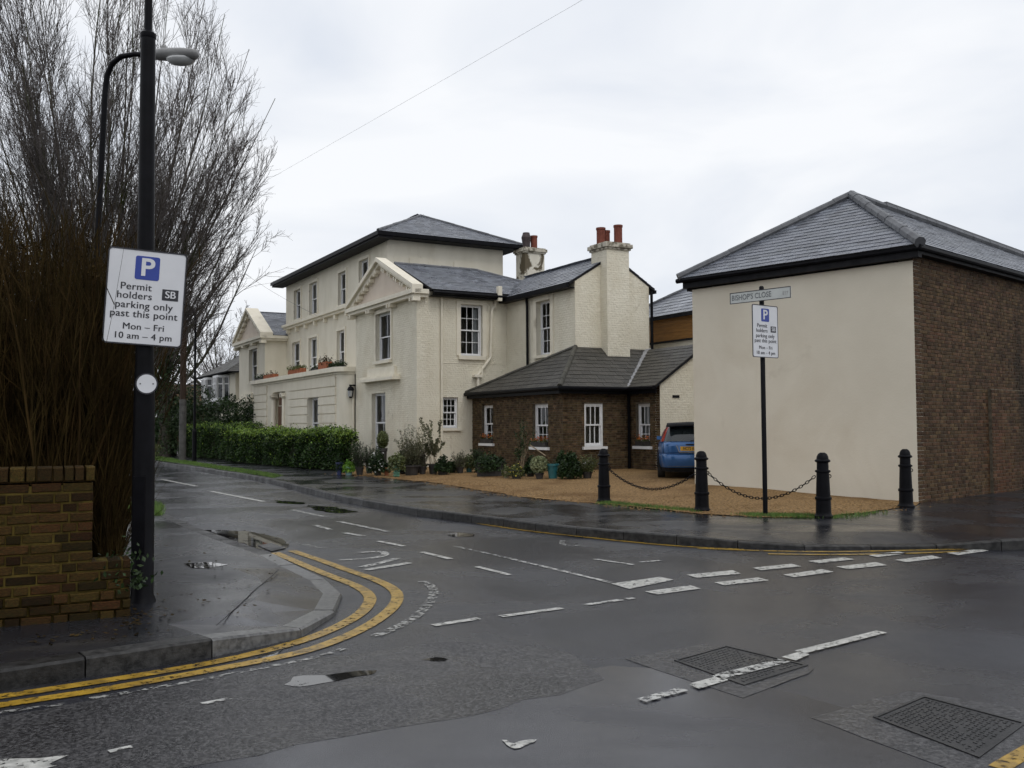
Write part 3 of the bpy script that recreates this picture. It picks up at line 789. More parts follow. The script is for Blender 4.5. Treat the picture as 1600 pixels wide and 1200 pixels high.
# standing water
rpoly('puddle', ((312, 828), (352, 829), (395, 831), (442, 842), (450, 851), (446, 858), (420, 862), (400, 856), (368, 846), (340, 838)), .002 + .004, M['puddle'], .03, .15)
rpoly('puddle', ((400, 1028), (425, 1017), (446, 1002), (449, 1010), (436, 1022), (424, 1030)), .006, M['puddle'], .02, .08)
rpoly('puddle', ((446, 1070), (462, 1058), (492, 1057), (540, 1052), (592, 1047), (585, 1054), (540, 1062), (495, 1070), (462, 1075)), .006, M['puddle'], .02, .08)
rpoly('puddle', ((660, 1032), (680, 1028), (701, 1030), (690, 1035)), .006, M['puddle'], .01, .06)
for px in (((480, 790), (520, 792), (560, 800), (530, 803), (490, 797)), ((430, 782), (478, 785), (470, 789), (436, 786)), ((700, 832), (740, 835), (735, 840), (702, 838))):
    rpoly('puddle', px, .0055, M['puddle'], .05, .2)

# ---- painted markings, each a part of the road
def stripe(name, px, wd, m, z=.007, world=None):
    P = smooth_line([G(x, y, ZR) for x, y in px], 2 if len(px) > 2 else 0)
    a, b = offset(P, wd / 2), offset(P, -wd / 2)
    mb = MB()
    for i in range(len(P) - 1):
        q = [a[i], a[i + 1], b[i + 1], b[i]]
        mb.poly(*[(v.x, v.y, ZR + z) for v in q])
    return mb.build(name, m, road)
def quadmark(px, m, org=(900, 820), k=2.286, z=.007, name='white_dash'):
    P = [G(org[0] + x / k, org[1] + y / k, ZR) for x, y in px]
    return MB().poly(*[(p.x, p.y, ZR + z) for p in P]).build(name, m, road)
Y1 = [(430, 864), (467, 880), (512, 899), (561, 917), (580, 932), (576, 947), (557, 965), (507, 990), (451, 1009), (347, 1034), (238, 1053), (130, 1070), (0, 1090), (-300, 1130)]
Y2 = [(456, 861), (501, 876), (542, 891), (587, 906), (617, 921), (623, 936), (610, 955), (570, 983), (498, 1013), (433, 1029), (303, 1053), (173, 1077), (0, 1103), (-300, 1148)]
stripe('yellow_line', Y1, .125, M['yellow']); stripe('yellow_line', Y2, .125, M['yellow'])
stripe('yellow_line', [(544, 779), (625, 792), (711, 809), (749, 819), (824, 830), (900, 838), (1000, 849), (1090, 856), (1162, 859)], .085, M['yellow'])
stripe('yellow_line', [(1090, 857), (1180, 861), (1294, 863), (1400, 861), (1524, 858)], .09, M['yellow'])
stripe('yellow_line', [(1200, 866), (1294, 867.5), (1400, 866), (1512, 862)], .09, M['yellow'])
stripe('yellow_line', [(1560, 1202), (1600, 1178), (1700, 1120)], .10, M['yellow'])
stripe('edge_line', [(-60, 1123), (40, 1109), (110, 1100)], .05, M['whitefaint']); stripe('edge_line', [(140, 1093), (250, 1075), (420, 1043), (500, 1027), (540, 1013)], .06, M['whitefaint'])
stripe('edge_line', [(659, 909), (678, 918), (677, 935), (659, 958), (628, 978), (585, 995)], .10, M['whitefaint'])
for q in (((125, 212), (190, 231), (350, 198), (300, 188)), ((395, 180), (430, 191), (590, 177), (560, 164)), ((630, 155), (660, 164), (806, 150), (770, 141)), ((828, 131), (868, 139), (995, 125), (955, 118)),
          ((1045, 110), (1075, 117), (1185, 104), (1150, 97)), ((1325, 102), (1365, 110), (1475, 94), (1440, 87)),
          ((245, 240), (290, 251), (446, 230), (410, 218)), ((493, 208), (530, 218), (690, 200), (650, 190)), ((740, 180), (780, 189), (921, 170), (880, 160)), ((930, 151), (970, 160), (1112, 146), (1070, 135)), ((1138, 127), (1180, 135), (1308, 120), (1270, 111))):
    quadmark(q, M['white'], name='give_way_dash')
for a, b, w, m in (((677, 978), (749, 967), .09, 'white'), ((782, 964), (878, 951), .09, 'white'), ((914, 946), (990, 935), .08, 'whiteworn'),
                   ((711, 854), (800, 874), .07, 'whitefaint'), ((800, 874), (955, 911), .07, 'whiteworn'), ((659, 863), (704, 874), .09, 'white'), ((745, 886), (797, 899), .08, 'white'), ((591, 846), (631, 854), .09, 'white'),
                   ((538, 833), (568, 838), .1, 'whiteworn'), ((492, 821), (516, 828), .1, 'whiteworn'), ((456, 797), (508, 808), .1, 'whiteworn'), ((528, 815), (606, 831), .1, 'whiteworn'), ((929, 874), (989, 883), .07, 'whiteworn'), ((1000, 879), (1036, 876), .07, 'whiteworn'),
                   ((330, 768), (412, 784), .13, 'white'), ((252, 749), (307, 760), .13, 'white'), ((1002, 1097), (1068, 1079), .085, 'whiteworn'), ((1120, 1061), (1225, 1034), .11, 'whiteworn'), ((1250, 1021), (1378, 989), .10, 'white'),
                   ((315, 1101), (362, 1092), .05, 'whiteworn'), ((170, 1176), (206, 1168), .05, 'whiteworn'), ((475, 851), (500, 857), .08, 'whitefaint')):
    stripe('white_dash', [a, b], w, M[m], z=.012 if a[1] > 985 and a[0] > 900 else .007)
quadmark(((400, 575), (440, 592), (545, 560), (510, 545)), M['white'], z=.012); quadmark(((735, 477), (785, 490), (835, 468), (800, 458)), M['white'], z=.012)
stripe('road_lettering', [(530, 876), (570, 874), (598, 870), (604, 865), (594, 862), (560, 864)], .11, M['whiteworn'])
stripe('road_lettering', [(565, 887), (595, 880), (620, 873)], .12, M['whiteworn']); stripe('road_lettering', [(572, 891), (605, 886), (640, 880)], .12, M['white']); stripe('road_lettering', [(880, 845), (876, 850), (890, 854), (915, 852)], .08, M['whitefaint'])
rpoly('paint_remnant', ((784, 1158), (790, 1157), (800, 1164), (815, 1159), (838, 1156), (838, 1160), (822, 1166), (810, 1172), (798, 1170)), .007, M['white'], .004, .04)
rpoly('paint_remnant', ((-60, 1190), (60, 1186), (111, 1180), (70, 1197), (95, 1196), (60, 1206), (-60, 1215)), .007, M['white'], .01, .08)

# ---- iron covers
def cover(px, label, rows):
    P = [G(x, y, ZR) for x, y in px]
    c = sum(P, Vector()) / 4
    root = empty('manhole_cover', (c.x, c.y, ZR), 0, label, 'manhole cover', 'iron covers in the carriageway')
    Q = [p - c for p in P]
    def at(u, v, z): 
        a = Q[0].lerp(Q[1], u); b = Q[3].lerp(Q[2], u); p = a.lerp(b, v); return (p.x, p.y, z)
    f = MB()
    for (u0, u1, v0, v1) in ((0, 1, 0, .03), (0, 1, .97, 1), (0, .03, .03, .97), (.97, 1, .03, .97)):
        f.add([at(u0, v0, .004), at(u1, v0, .004), at(u1, v1, .004), at(u0, v1, .004), at(u0, v0, .0105), at(u1, v0, .0105), at(u1, v1, .0105), at(u0, v1, .0105)],
              [(4, 5, 6, 7), (0, 1, 5, 4), (1, 2, 6, 5), (2, 3, 7, 6), (3, 0, 4, 7)])
    f.build('frame', M['iron'], root)
    pl = MB(); pl.poly(at(.036, .036, .0052), at(.964, .036, .0052), at(.964, .964, .0052), at(.036, .964, .0052)); pl.build('plate', M['iron'], root)
    st = MB(); n = rows
    for i in range(n):
        for j in range(n):
            if random.random() < .13: continue
            u, v = .09 + .82 * i / (n - 1), .09 + .82 * j / (n - 1); d = .018 * random.uniform(.8, 1.05)
            if (i + j) % 2: q = ((u - d, v - d * .35), (u + d, v - d * .35), (u + d, v + d * .35), (u - d, v + d * .35))
            else: q = ((u - d * .35, v - d), (u + d * .35, v - d), (u + d * .35, v + d), (u - d * .35, v + d))
            st.add([at(a, b, .0052) for a, b in q] + [at(a, b, .0082) for a, b in q], [(4, 5, 6, 7), (0, 1, 5, 4), (1, 2, 6, 5), (2, 3, 7, 6), (3, 0, 4, 7)])
    t = st.build('tread_pattern', M['iron'], root); t['kind'] = 'stuff'
    return root
k = 2.286
cover([(900 + x / k, 820 + y / k) for x, y in ((350, 487), (535, 435), (830, 505), (600, 577))], 'square iron cover crossed by the worn white centre line', 15)
cover([(900 + x / k, 820 + y / k) for x, y in ((1060, 690), (1240, 615), (1610, 712), (1440, 837))], 'large patterned iron cover in the bottom right of the road', 17)
gr = [G(x, y, ZR) for x, y in ((404, 854), (424, 850), (446, 858), (424, 863))]
c = sum(gr, Vector()) / 4
root = empty('drain_grate', (c.x, c.y, ZR), 0, 'iron gully grate in the puddle against the left kerb', 'drain')
f = MB(); f.poly(*[(p.x - c.x, p.y - c.y, .0065) for p in gr]); f.build('frame', M['dark'], root)
for i in range(7):
    t = (i + .5) / 7
    a, b = gr[0].lerp(gr[1], t) - c, gr[3].lerp(gr[2], t) - c
    MB().bar((a.x, a.y, .012), (b.x, b.y, .012), .035, .01).build('bar', M['iron'], root)

# ================================================================== CREAM VILLA (local x = depth s, local y = along the front t)
HA = math.atan2(.493, .870)
C0 = Vector((-3.38, 33.7, 0))
villa = empty('villa', C0, HA, 'cream stuccoed villa with two pedimented wings and a taller hipped centre block', 'house')
EZ = 6.45
def part(mb, name, m, parent=None, smooth=False): return mb.build(name, M[m], parent or villa, smooth)
def wpart(name, fn, a0, a1, z0, z1, holes, m, th=.28, parent=None):
    return wall(MB(fn), a0, a1, z0, z1, holes, th).build(name, M[m], parent or villa)

# near wing
hA = [(2.47, 4.0, 4.12, 5.98), (3.05, 4.50, .55, 2.87)]
wpart('wing_wall', planeS(0), 0, 6.32, -.2, EZ, hA, 'stucco')
window(villa, planeS(0), *hA[0], cols=2, rt_=1, rb_=1, inset=.14, sill=.12, silld=.14, surround=.14)
window(villa, planeS(0), *hA[1], cols=2, rt_=1, rb_=1, inset=.16, sill=.1, curtain=[(.05, .55)])
hB = [(1.72, 2.62, 4.15, 6.05), (1.0, 1.62, 1.5, 2.62)]
wpart('wing_side_wall', planeT(0.001), 0.281, 7.2, -.2, EZ, hB, 'stucco')
window(villa, planeT(0), *hB[0], cols=3, rt_=2, rb_=2, inset=.10, sill=.14, silld=.10, surround=.17, curtain=[(.68, .98)])
window(villa, planeT(0), *hB[1], cols=3, rt_=2, rb_=2, inset=.10, sill=.1, silld=.08)
part(MB().box(.28, 7.2, 6.04, 6.319, -.2, EZ), 'wing_far_wall', 'stucco')
part(MB().box(6.92, 7.2, .282, 6.04, -.2, EZ - .003), 'wing_rear_wall', 'stucco')
# slight corner pilaster and a groove line on the side wall
part(MB().box(-.045, .0, .0, .36, -.2, 6.2).box(-.046, .36, -.045, .0, -.2, 6.2), 'corner_pilaster', 'stucco')
part(MB(planeT(0)).add([], []).box(.92, 3.6, 3.86, 3.885, -.012, .0), 'wall_cable', 'trim')
# hood over the lower window
hd = MB(planeS(0)); fbox(hd, 1.55, 5.2, 3.32, 3.44, -.34, 0); fbox(hd, 1.62, 5.13, 3.44, 3.52, -.26, 0); fbox(hd, 1.95, 4.8, 3.52, 3.85, -.08, 0)
part(hd, 'window_hood', 'trim')
hd = MB(planeS(0)); fbox(hd, 2.2, 4.25, 6.2, 6.27, -.12, 0); part(hd, 'window_cornice', 'trim')

def pediment(t0, t1, zt, zb, s0=0.0, rev=.30, rrev=.06):
    tm = (t0 + t1) / 2; o = .36
    p = MB()                                     # horizontal cornice
    p.box(s0 - o, s0 + .02, t0 - o, t1 + o, zb, zb + .16).box(s0 - o + .1, s0 + .02, t0 - o + .1, t1 + o - .1, zb - .12, zb)
    p.box(s0 + .02, s0 + rev, t0 - o, t0 - .001, zb, zb + .16).box(s0 + .02, s0 + rev, t0 - o + .1, t0 - .001, zb - .12, zb)
    part(p, 'cornice', 'trim')
    part(MB().add([(s0 + x, t, z) for x in (-.06, .0) for t, z in ((t0 - .2, zb + .16), (t1 + .2, zb + .16), (tm, zt - .2))], [(0, 1, 2), (5, 4, 3), (0, 3, 4, 1), (1, 4, 5, 2), (2, 5, 3, 0)]), 'tympanum', 'tympanum')
    rk = MB()
    for a in (-1, 1):
        e = t0 - o if a < 0 else t1 + o
        for (h, x) in ((.16, o), (-.0, o - .12)):
            zz = (zb + .16, zt)
            rk.add([(s0 + x_, t, z + dz) for x_ in (-x, rrev if h else .0) for (t, z) in ((e, zz[0]), (tm, zz[1])) for dz in ((h, 0) if h else (0, -.14))],
                   [(0, 1, 3, 2), (4, 6, 7, 5), (0, 2, 6, 4), (1, 5, 7, 3), (0, 4, 5, 1), (2, 3, 7, 6)])
    part(rk, 'raking_cornice', 'trim')
    n = 4
    for k in range(n):
        tc_ = t0 - .1 + (t1 - t0 + .2) * k / (n - 1)
        for dt in (-.13, .13):
            part(MB().box(s0 - .30, s0 - .0005, tc_ + dt - .055, tc_ + dt + .055, zb - .26, zb - .121), 'modillion', 'trim')
    for a in (-1, 1):
        for k in range(5):
            f_ = .18 + .70 * k / 4
            for df in (-.028, .028):
                g_ = f_ + df
                t = (t0 - o) * (1 - g_) + tm * g_ if a < 0 else (t1 + o) * (1 - g_) + tm * g_
                z = (zb + .16) * (1 - g_) + zt * g_ - .16
                part(MB().box(s0 - .26, s0 - .061, t - .05, t + .05, z - .13, z + .01), 'modillion', 'trim')
pediment(0, 6.32, 7.95, 6.30)
roof = part(MB().box(.3, 7.0, .3, 6.0, 6.30, 6.36), 'roof', 'dark')
TR, RZ = 3.15, 7.92
ev = 6.47
roof_plane(roof, [(.42, -.36, ev), (7.55, -.36, ev), (4.05, TR, RZ), (.42, TR, RZ)], M['slate'], e=.2)
roof_plane(roof, [(.42, 6.66, ev), (7.55, 6.66, ev), (4.05, TR, RZ), (.42, TR, RZ)], M['slate'], e=.2)
roof_plane(roof, [(7.55, -.36, ev), (7.55, 6.66, ev), (4.05, TR, RZ)], M['slate'], e=.2)
ridge_tiles(roof, (.42, TR, RZ), (4.05, TR, RZ), M['ridge'], .08); ridge_tiles(roof, (4.05, TR, RZ), (7.5, -.3, ev + .02), M['ridge'], .07)
part(MB().tube([(.45, -.42, 6.36), (3.66, -.42, 6.36)], .06, 8).box(.45, 3.8, -.38, -.34, 6.27, 6.47).box(.45, 3.66, -.36, -.002, 6.25, 6.28), 'gutter', 'black')

# centre block
hC = [(10.87, 11.95, 7.28, 8.85), (7.95, 9.14, 7.45, 9.0), (15.15, 16.43, 7.3, 8.94), (17.96, 19.15, 7.32, 8.92), (11.03, 12.12, 4.1, 6.1), (15.12, 16.51, 4.1, 6.12), (18.05, 19.47, 4.1, 6.12)]
TB0, TB1, TS0, TS1, TZ = 5.82, 20.72, 1.2, 6.75, 9.42
wpart('centre_wall', planeS(TS0), TB0, TB1, -.2, TZ, hC, 'smoothstucco')
for i, h in enumerate(hC):
    window(villa, planeS(TS0), *h, cols=2, rt_=1, rb_=1, inset=.12, sill=.08 if i < 4 else .0, surround=.13, curtain=[(.02, .98)] if i in (2, 3, 5) else [(.02, .45)])
wpart('centre_side_wall', planeT(TB0 + .001), TS0 + .281, TS1, 4.5, TZ, [], 'smoothstucco')
for s_ in (2.2, 4.3):
    bl = MB(planeT(TB0)); fbox(bl, s_, s_ + 1.1, 7.2, 8.72, -.035, .0); part(bl, 'blind_window', 'smoothstucco')
part(MB().box(TS1 - .28, TS1 - .001, TB0 + .29, TB1 - .29, -.2, TZ - .004), 'centre_rear_wall', 'smoothstucco'); part(MB().box(TS0 + .28, TS1, TB1 - .28, TB1, -.2, TZ - .002), 'centre_far_wall', 'smoothstucco')
part(MB().box(TS0 - .30, TS0 - .001, 6.33, 20.58, 7.02, 7.16).box(TS0 - .2, TS0 - .001, 6.33, 20.58, 6.90, 7.02), 'string_course', 'trim')
for k in range(9):
    t = 7.4 + 12.6 * k / 8
    part(MB().box(TS0 - .17, TS0 - .001, t - .09, t + .09, 6.68, 6.90), 'modillion', 'trim')
troof = part(MB().box(TS0 - .62, TS1 + .62, TB0 - .62, TB1 + .62, 9.42, 9.50), 'centre_roof', 'dark')
o_ = .68; a0, a1, b0, b1 = TS0 - o_, TS1 + o_, TB0 - o_, TB1 + o_
hz = 9.60; ht = 11.25; sm = (a0 + a1) / 2; hw = (a1 - a0) / 2
apx0, apx1 = (sm, b0 + hw, ht), (sm, b1 - hw, ht)
roof_plane(troof, [(a0, b0, hz), (a1, b0, hz), apx0], M['slate'], e=.2); roof_plane(troof, [(a0, b1, hz), (a1, b1, hz), apx1], M['slate'], e=.2)
roof_plane(troof, [(a0, b0, hz), (a0, b1, hz), apx1, apx0], M['slate'], e=.2); roof_plane(troof, [(a1, b0, hz), (a1, b1, hz), apx1, apx0], M['slate'], e=.2)
for p in ((a0, b0, hz), (a1, b0, hz)): ridge_tiles(troof, (p[0], p[1], hz + .02), apx0, M['ridge'], .07)
ridge_tiles(troof, apx0, apx1, M['ridge'], .08)
fs = MB(); q = .02
fs.box(a0 - q, a0 + .03, b0 - q, b1 + q, 9.45, 9.62).box(a0 + .03, a1 - .03, b0 - q, b0 + .03, 9.45, 9.62).box(a1 - .03, a1 + q, b0 - q, b1 + q, 9.45, 9.62)
part(fs, 'eaves_gutter', 'black', troof)
part(MB().box(a0 + .05, TS0 - .001, b0 + .05, b1 - .05, 9.36, 9.42), 'soffit', 'dark', troof)

# far wing
hF = [(22.15, 23.95, 4.1, 6.02), (23.5, 25.2, .5, 2.65)]
wpart('wing_wall', planeS(0), 20.6, 26.4, -.2, EZ, hF, 'smoothstucco')
window(villa, planeS(0), *hF[0], cols=2, rt_=1, rb_=1, inset=.16, surround=.14); window(villa, planeS(0), *hF[1], cols=2, rt_=1, rb_=1, inset=.16, curtain=[(.1, .6)])
wpart('wing_side_wall', planeT(20.601), .281, 1.199, -.2, EZ, [], 'smoothstucco')
part(MB().box(.28, 7.0, 26.12, 26.4, -.2, EZ - .002).box(6.8, 7.0, 21.0, 26.12, -.2, EZ - .003), 'wing_rear_wall', 'smoothstucco')
pediment(20.6, 26.4, 8.25, 6.42, rev=1.19, rrev=.35)
hd = MB(planeS(0)); fbox(hd, 22.9, 25.9, 3.02, 3.14, -.3, 0); fbox(hd, 23.1, 25.7, 3.14, 3.5, -.12, 0); part(hd, 'window_hood', 'trim')
froof = part(MB().box(.3, 6.8, 21.0, 26.0, 6.44, 6.5), 'roof', 'dark')
roof_plane(froof, [(.42, 20.3, 6.6), (7.2, 20.3, 6.6), (7.2, 23.5, 8.2), (.42, 23.5, 8.2)], M['slate']); roof_plane(froof, [(.42, 26.7, 6.6), (7.2, 26.7, 6.6), (7.2, 23.5, 8.2), (.42, 23.5, 8.2)], M['slate'])
part(MB().tube([(3, 23.5, 8.2), (3, 23.5, 9.5)], .015, 6).bar((3, 23.1, 9.4), (3, 23.9, 9.4), .02).bar((2.8, 23.3, 9.3), (3.2, 23.3, 9.3), .02).bar((2.8, 23.6, 9.3), (3.2, 23.6, 9.3), .02), 'aerial', 'grey')

# single-storey entrance front between the wings, rusticated, with a rounded near corner
PS = -.56
hP = [(9.40, 11.0, .6, 2.86), (14.7, 16.95, -.2, 3.32)]
wpart('entrance_wall', planeS(PS), 7.0, 20.55, -.2, 3.78, hP, 'smoothstucco', th=.3)
window(villa, planeS(PS), *hP[0], cols=2, rt_=1, rb_=1, inset=.2, sill=.08, curtain=[(.05, .95)])
cv = MB(); n = 7; cs, ct, rr = PS + .56, 7.0, .56
arc = [(cs - rr * math.cos(k * math.pi / 2 / n), ct - rr * math.sin(k * math.pi / 2 / n)) for k in range(n + 1)]
for (p, q) in zip(arc, arc[1:]): cv.poly((p[0], p[1], -.2), (q[0], q[1], -.2), (q[0], q[1], 3.78), (p[0], p[1], 3.78))
part(cv, 'entrance_corner', 'smoothstucco', smooth=True)
def outl(e): return [(TS0 - .01, 6.33)] + [(0.0, 7.0 - .56 - e)][:0] + [(TS0 - .01, 6.44 - min(e, .1)), (0.02, 6.44 - min(e, .1) )] + [(cs - (rr + e) * math.cos(k * math.pi / 2 / n), max(6.44 - e * .3, ct - (rr + e) * math.sin(k * math.pi / 2 / n))) for k in range(n, -1, -1)] + [(PS - e, 20.57 + e), (-.001, 20.57 + e), (-.001, 20.57), (TS0 - .01, 20.57)]
part(MB().prism(outl(.06), 3.76, 3.86), 'entrance_cornice', 'trim'); part(MB().prism(outl(.22), 3.86, 4.06), 'entrance_cornice', 'trim')
rp = MB(planeS(PS))
zs = [-.1, .55, .93, 1.31, 1.69, 2.09, 2.47, 2.84, 3.24]
def course(a0, a1, z0, z1):
    b = MB(planeS(PS)); fbox(b, a0, a1, z0 + .05, z1, -.06, .0); b.build('rusticated_block', M['smoothstucco'], villa)
for z0, z1 in zip(zs, zs[1:]):
    course(17.95, 20.5, z0, z1)
    if z1 > 2.9: course(7.15, 14.0, z0, z1)
    else:
        course(11.0, 14.0, z0, z1); course(7.15, 9.4, z0, z1)
course(17.95, 20.5, 3.24, 3.7); course(7.15, 14.0, 3.24, 3.7)
part(MB().box(PS + .26, PS + .30, 14.7, 16.95, -.2, 3.32), 'door_recess', 'smoothstucco')
part(MB().box(PS + .16, PS + .26, 15.1, 16.5, 0, 2.6).box(PS + .19, PS + .26, 15.15, 16.45, 2.66, 3.1), 'door', 'door')
for t in (14.85, 16.75):
    c_ = MB().lathe([(.17, 0), (.17, .12), (.14, .16), (.125, 1.2), (.11, 2.95), (.14, 3.0), (.14, 3.04)], 16, (PS + .0, t, 0))
    c_.box(PS - .18, PS + .18, t - .19, t + .19, 3.16, 3.24)
    for dt in (-.15, .15):
        c_.tube([(PS - .18, t + dt, 3.09), (PS + .16, t + dt, 3.09)], .075, 10)
    part(c_, 'column', 'trim', smooth=False)
part(MB().tube([(-.08, 6.39, 2.75), (-.08, 6.39, .1)], .05, 8), 'downpipe', 'trim')
# crossing wing to the right of the near wing
hW = [(-3.16, -2.22, 4.05, 5.98)]
wpart('cross_wing_wall', planeS(3.66), -4.7, -.001, -.2, EZ, hW, 'stucco')
window(villa, planeS(3.66), *hW[0], cols=3, rt_=2, rb_=2, inset=.16, sill=.10, silld=.12, surround=.2)
GR = 7.38; gm_ = (3.66 + 6.76) / 2
gw = MB(planeT(-4.7)); wall(gw, 3.941, 6.48, -.2, EZ - .001, [])
for d in (0, .28): gw.poly((3.66, EZ, d), (6.76, EZ, d), (gm_, GR, d))
gw.box(3.66, 3.94, -.2, EZ - .001, -.003, -.001)
part(gw, 'gable_wall', 'stucco')
part(MB().box(6.48, 6.76, -4.7, 0, -.2, EZ - .001), 'cross_wing_far_wall', 'stucco')
croof = part(MB().box(3.95, 6.47, -4.4, -.01, 6.30, 6.34), 'cross_roof', 'dark')
pe = (GR - EZ) / (gm_ - 3.66); ov = .26
roof_plane(croof, [(3.66 - ov, -4.72, EZ + .04 - ov * pe), (3.66 - ov, .6, EZ + .04 - ov * pe), (gm_, 1.2, GR + .04), (gm_, -4.72, GR + .04)], M['slate'], e=.2)
roof_plane(croof, [(6.76 + ov, -4.72, EZ + .04 - ov * pe), (6.76 + ov, .6, EZ + .04 - ov * pe), (gm_, 1.2, GR + .04), (gm_, -4.72, GR + .04)], M['slate'], e=.2)
part(MB().bar((3.66 - ov - .03, -4.7, 6.25), (3.66 - ov - .03, .1, 6.25), .1, .16).bar((6.76 + ov + .03, -4.7, 6.25), (6.76 + ov + .03, -1, 6.25), .1, .12).bar((3.5, -4.69, 6.18), (3.5, 0, 6.18), .3, .03), 'gutter', 'black', croof)
part(MB().tube([(3.58, -1.62, 6.2), (3.58, -1.68, 5.9), (3.58, -1.68, 3.0)], .05, 8), 'downpipe', 'black'); part(MB().tube([(6.83, -4.76, 6.25), (6.83, -4.76, 4.0)], .05, 8), 'downpipe', 'black')
part(MB().tube([(.93, -.07, 6.3), (.93, -.07, .2)], .04, 8), 'downpipe', 'trim')
part(MB().tube([(3.15, -.10, 6.30), (3.15, -.07, 6.05), (3.0, -.07, 5.9), (2.93, -.07, 4.1), (2.72, -.09, 3.85), (2.38, -.12, 3.45), (2.38, -.12, 2.9)], .055, 8).box(3.07, 3.23, -.46, -.30, 6.2, 6.75), 'soil_pipe', 'trim')
part(MB().box(2.2, 2.52, -.22, -.0, 3.36, 3.46).tube([(2.55, -.12, 3.7), (2.55, -.12, 3.42)], .05, 8), 'hopper', 'trim')

def chimney(name, s, t, ws, wt, z0, z1, m, pots, capm='cap'):
    c_ = part(MB().box(s - ws / 2, s + ws / 2, t - wt / 2, t + wt / 2, z0, z1 - .2), name, m)
    cp = MB()
    for e, a, b in ((.05, z1 - .2, z1 - .13), (.10, z1 - .13, z1), (.04, z1, z1 + .05)):
        cp.box(s - ws / 2 - e, s + ws / 2 + e, t - wt / 2 - e, t + wt / 2 + e, a, b)
    cp.build('chimney_cap', M[capm], c_)
    for (ds, dt, h, r, mm, taper) in pots:
        pr = [(r * 1.06, 0), (r, .06), (r, h - .08), (r * 1.12, h - .07), (r * 1.12, h)] if not taper else [(r, 0), (r * 1.05, .35 * h), (r * 1.3, .7 * h), (r * .95, .92 * h), (r * .9, h)]
        MB().lathe(pr, 14, (s + ds, t + dt, z1 + .05)).build('chimney_pot', M[mm], c_, smooth=False)
    return c_
chimney('chimney', 5.17, -4.62, .92, .92, 3.6, 7.72, 'stucco', [(-.22, .22, .60, .15, 'redclay', 0), (.05, .28, .54, .125, 'redclay', 0), (.22, -.18, .66, .145, 'redclay', 0)])
chimney('chimney', 7.75, 5.1, 1.0, .8, 6.0, 9.40, 'peel', [(-.2, 0, .72, .17, 'darkclay', 1), (.2, 0, .62, .15, 'redclay', 0)])

# ================================================================== BRICK LODGE wrapped round the corner of the villa
lodge = empty('brick_lodge', C0, HA, 'low dark brick lodge with brown slate roof and white sash windows', 'house')
LS, LT, LC, LCE, LZ = 2.2, -6.15, 4.79, -7.72, 2.86
hl = [(-1.60, -.76, .95, 2.32), (-5.30, -4.34, .88, 2.27)]
hb = [(3.02, 3.74, .90, 2.26)]
hc = [(-7.22, -6.50, .90, 2.25)]
def lw(name, fn, a0, a1, holes):
    w_ = wall(MB(fn), a0, a1, -.2, LZ, holes, .24).build(name, M['mortar'], lodge)
    bricks(w_, fn, a0, a1, -.1, LZ, M['lbrick'], holes, proud=.008)
    return w_
lw('left_wall', planeS(LS), LT, .0, hl); lw('front_wall', planeT(LT), LS + .001, LC, hb); lw('return_wall', planeS(LC), LCE, LT - .001, hc)
window(lodge, planeS(LS), *hl[0], cols=2, rt_=1, rb_=2, inset=.10, sill=.09, sillm='whitep', frame=.07)
window(lodge, planeS(LS), *hl[1], cols=3, rt_=1, rb_=2, inset=.10, sill=.09, sillm='whitep', frame=.08)
window(lodge, planeT(LT), *hb[0], cols=3, rt_=1, rb_=1, inset=.03, sill=.09, sillm='whitep', frame=.06, bars=.03)
window(lodge, planeS(LC), *hc[0], cols=3, rt_=1, rb_=2, inset=.10, sill=.09, sillm='whitep', frame=.06, curtain=[(.5, .98)])
# end wall behind the car, painted; it runs square to the return wall
ew = MB(planeT(LCE)); 
ew.add([(a, z, d) for d in (-.01, .24) for a, z in ((LC, -.2), (7.98, -.2), (7.98, 4.10), (6.6, 4.10), (LC, LZ + .02))], [(0, 1, 2, 3, 4), (9, 8, 7, 6, 5), (0, 5, 6, 1), (1, 6, 7, 2), (2, 7, 8, 3), (3, 8, 9, 4), (4, 9, 5, 0)])
ew.build('end_wall', M['stucco'], lodge)
MB(planeT(LCE)).add([], []).build('vent', M['dark'], lodge) if False else None
vb = MB(planeT(LCE)); fbox(vb, 5.28, 5.55, 2.42, 2.50, -.03, -.011); vb.build('air_vent', M['dark'], lodge)
lroof = MB().box(LS + .3, 3.6, -5.9, -.3, 2.70, 2.74).build('roof', M['dark'], lodge)
oe = .26; ez = 2.78; tp = 4.17
A = (LS - oe, -.02, ez); B = (LS - oe, LT - oe, ez); Cc = (3.66, -4.70, tp)
roof_plane(lroof, [B, A, Cc], M['dslate'], w=.34, e=.21, indiv=90)
roof_plane(lroof, [A, (3.66, -.02, 2.9), Cc], M['dslate'], w=.34, e=.21)
pb = (tp - ez) / (LT - oe + 4.70) * -1
pc = .66
vs_ = LC - oe; vt = vs_ + (tp - ez) / pc
V0 = (vs_, LT - oe, ez); V1 = (vt, -4.70, tp)
roof_plane(lroof, [B, V0, V1, Cc], M['dslate'], w=.34, e=.21, indiv=120)
D0 = (vs_, LCE - .1, ez); ztop = tp; stp = vs_ + (ztop - ez) / pc
D1 = (stp, LCE - .1, ztop); D2 = (stp, -4.70, ztop)
roof_plane(lroof, [D0, V0, V1, D1], M['dslate'], w=.34, e=.21, indiv=90)
ridge_tiles(lroof, B, Cc, M['dridge'], .085, .4, indiv=True, name='hip_tile', lift=.01)
ridge_tiles(lroof, A, Cc, M['dridge'], .075, .4, indiv=True, name='hip_tile', lift=.01)
v0, v1 = Vector(V0), Vector(V1)
vw = Vector((.11, -.11, 0))
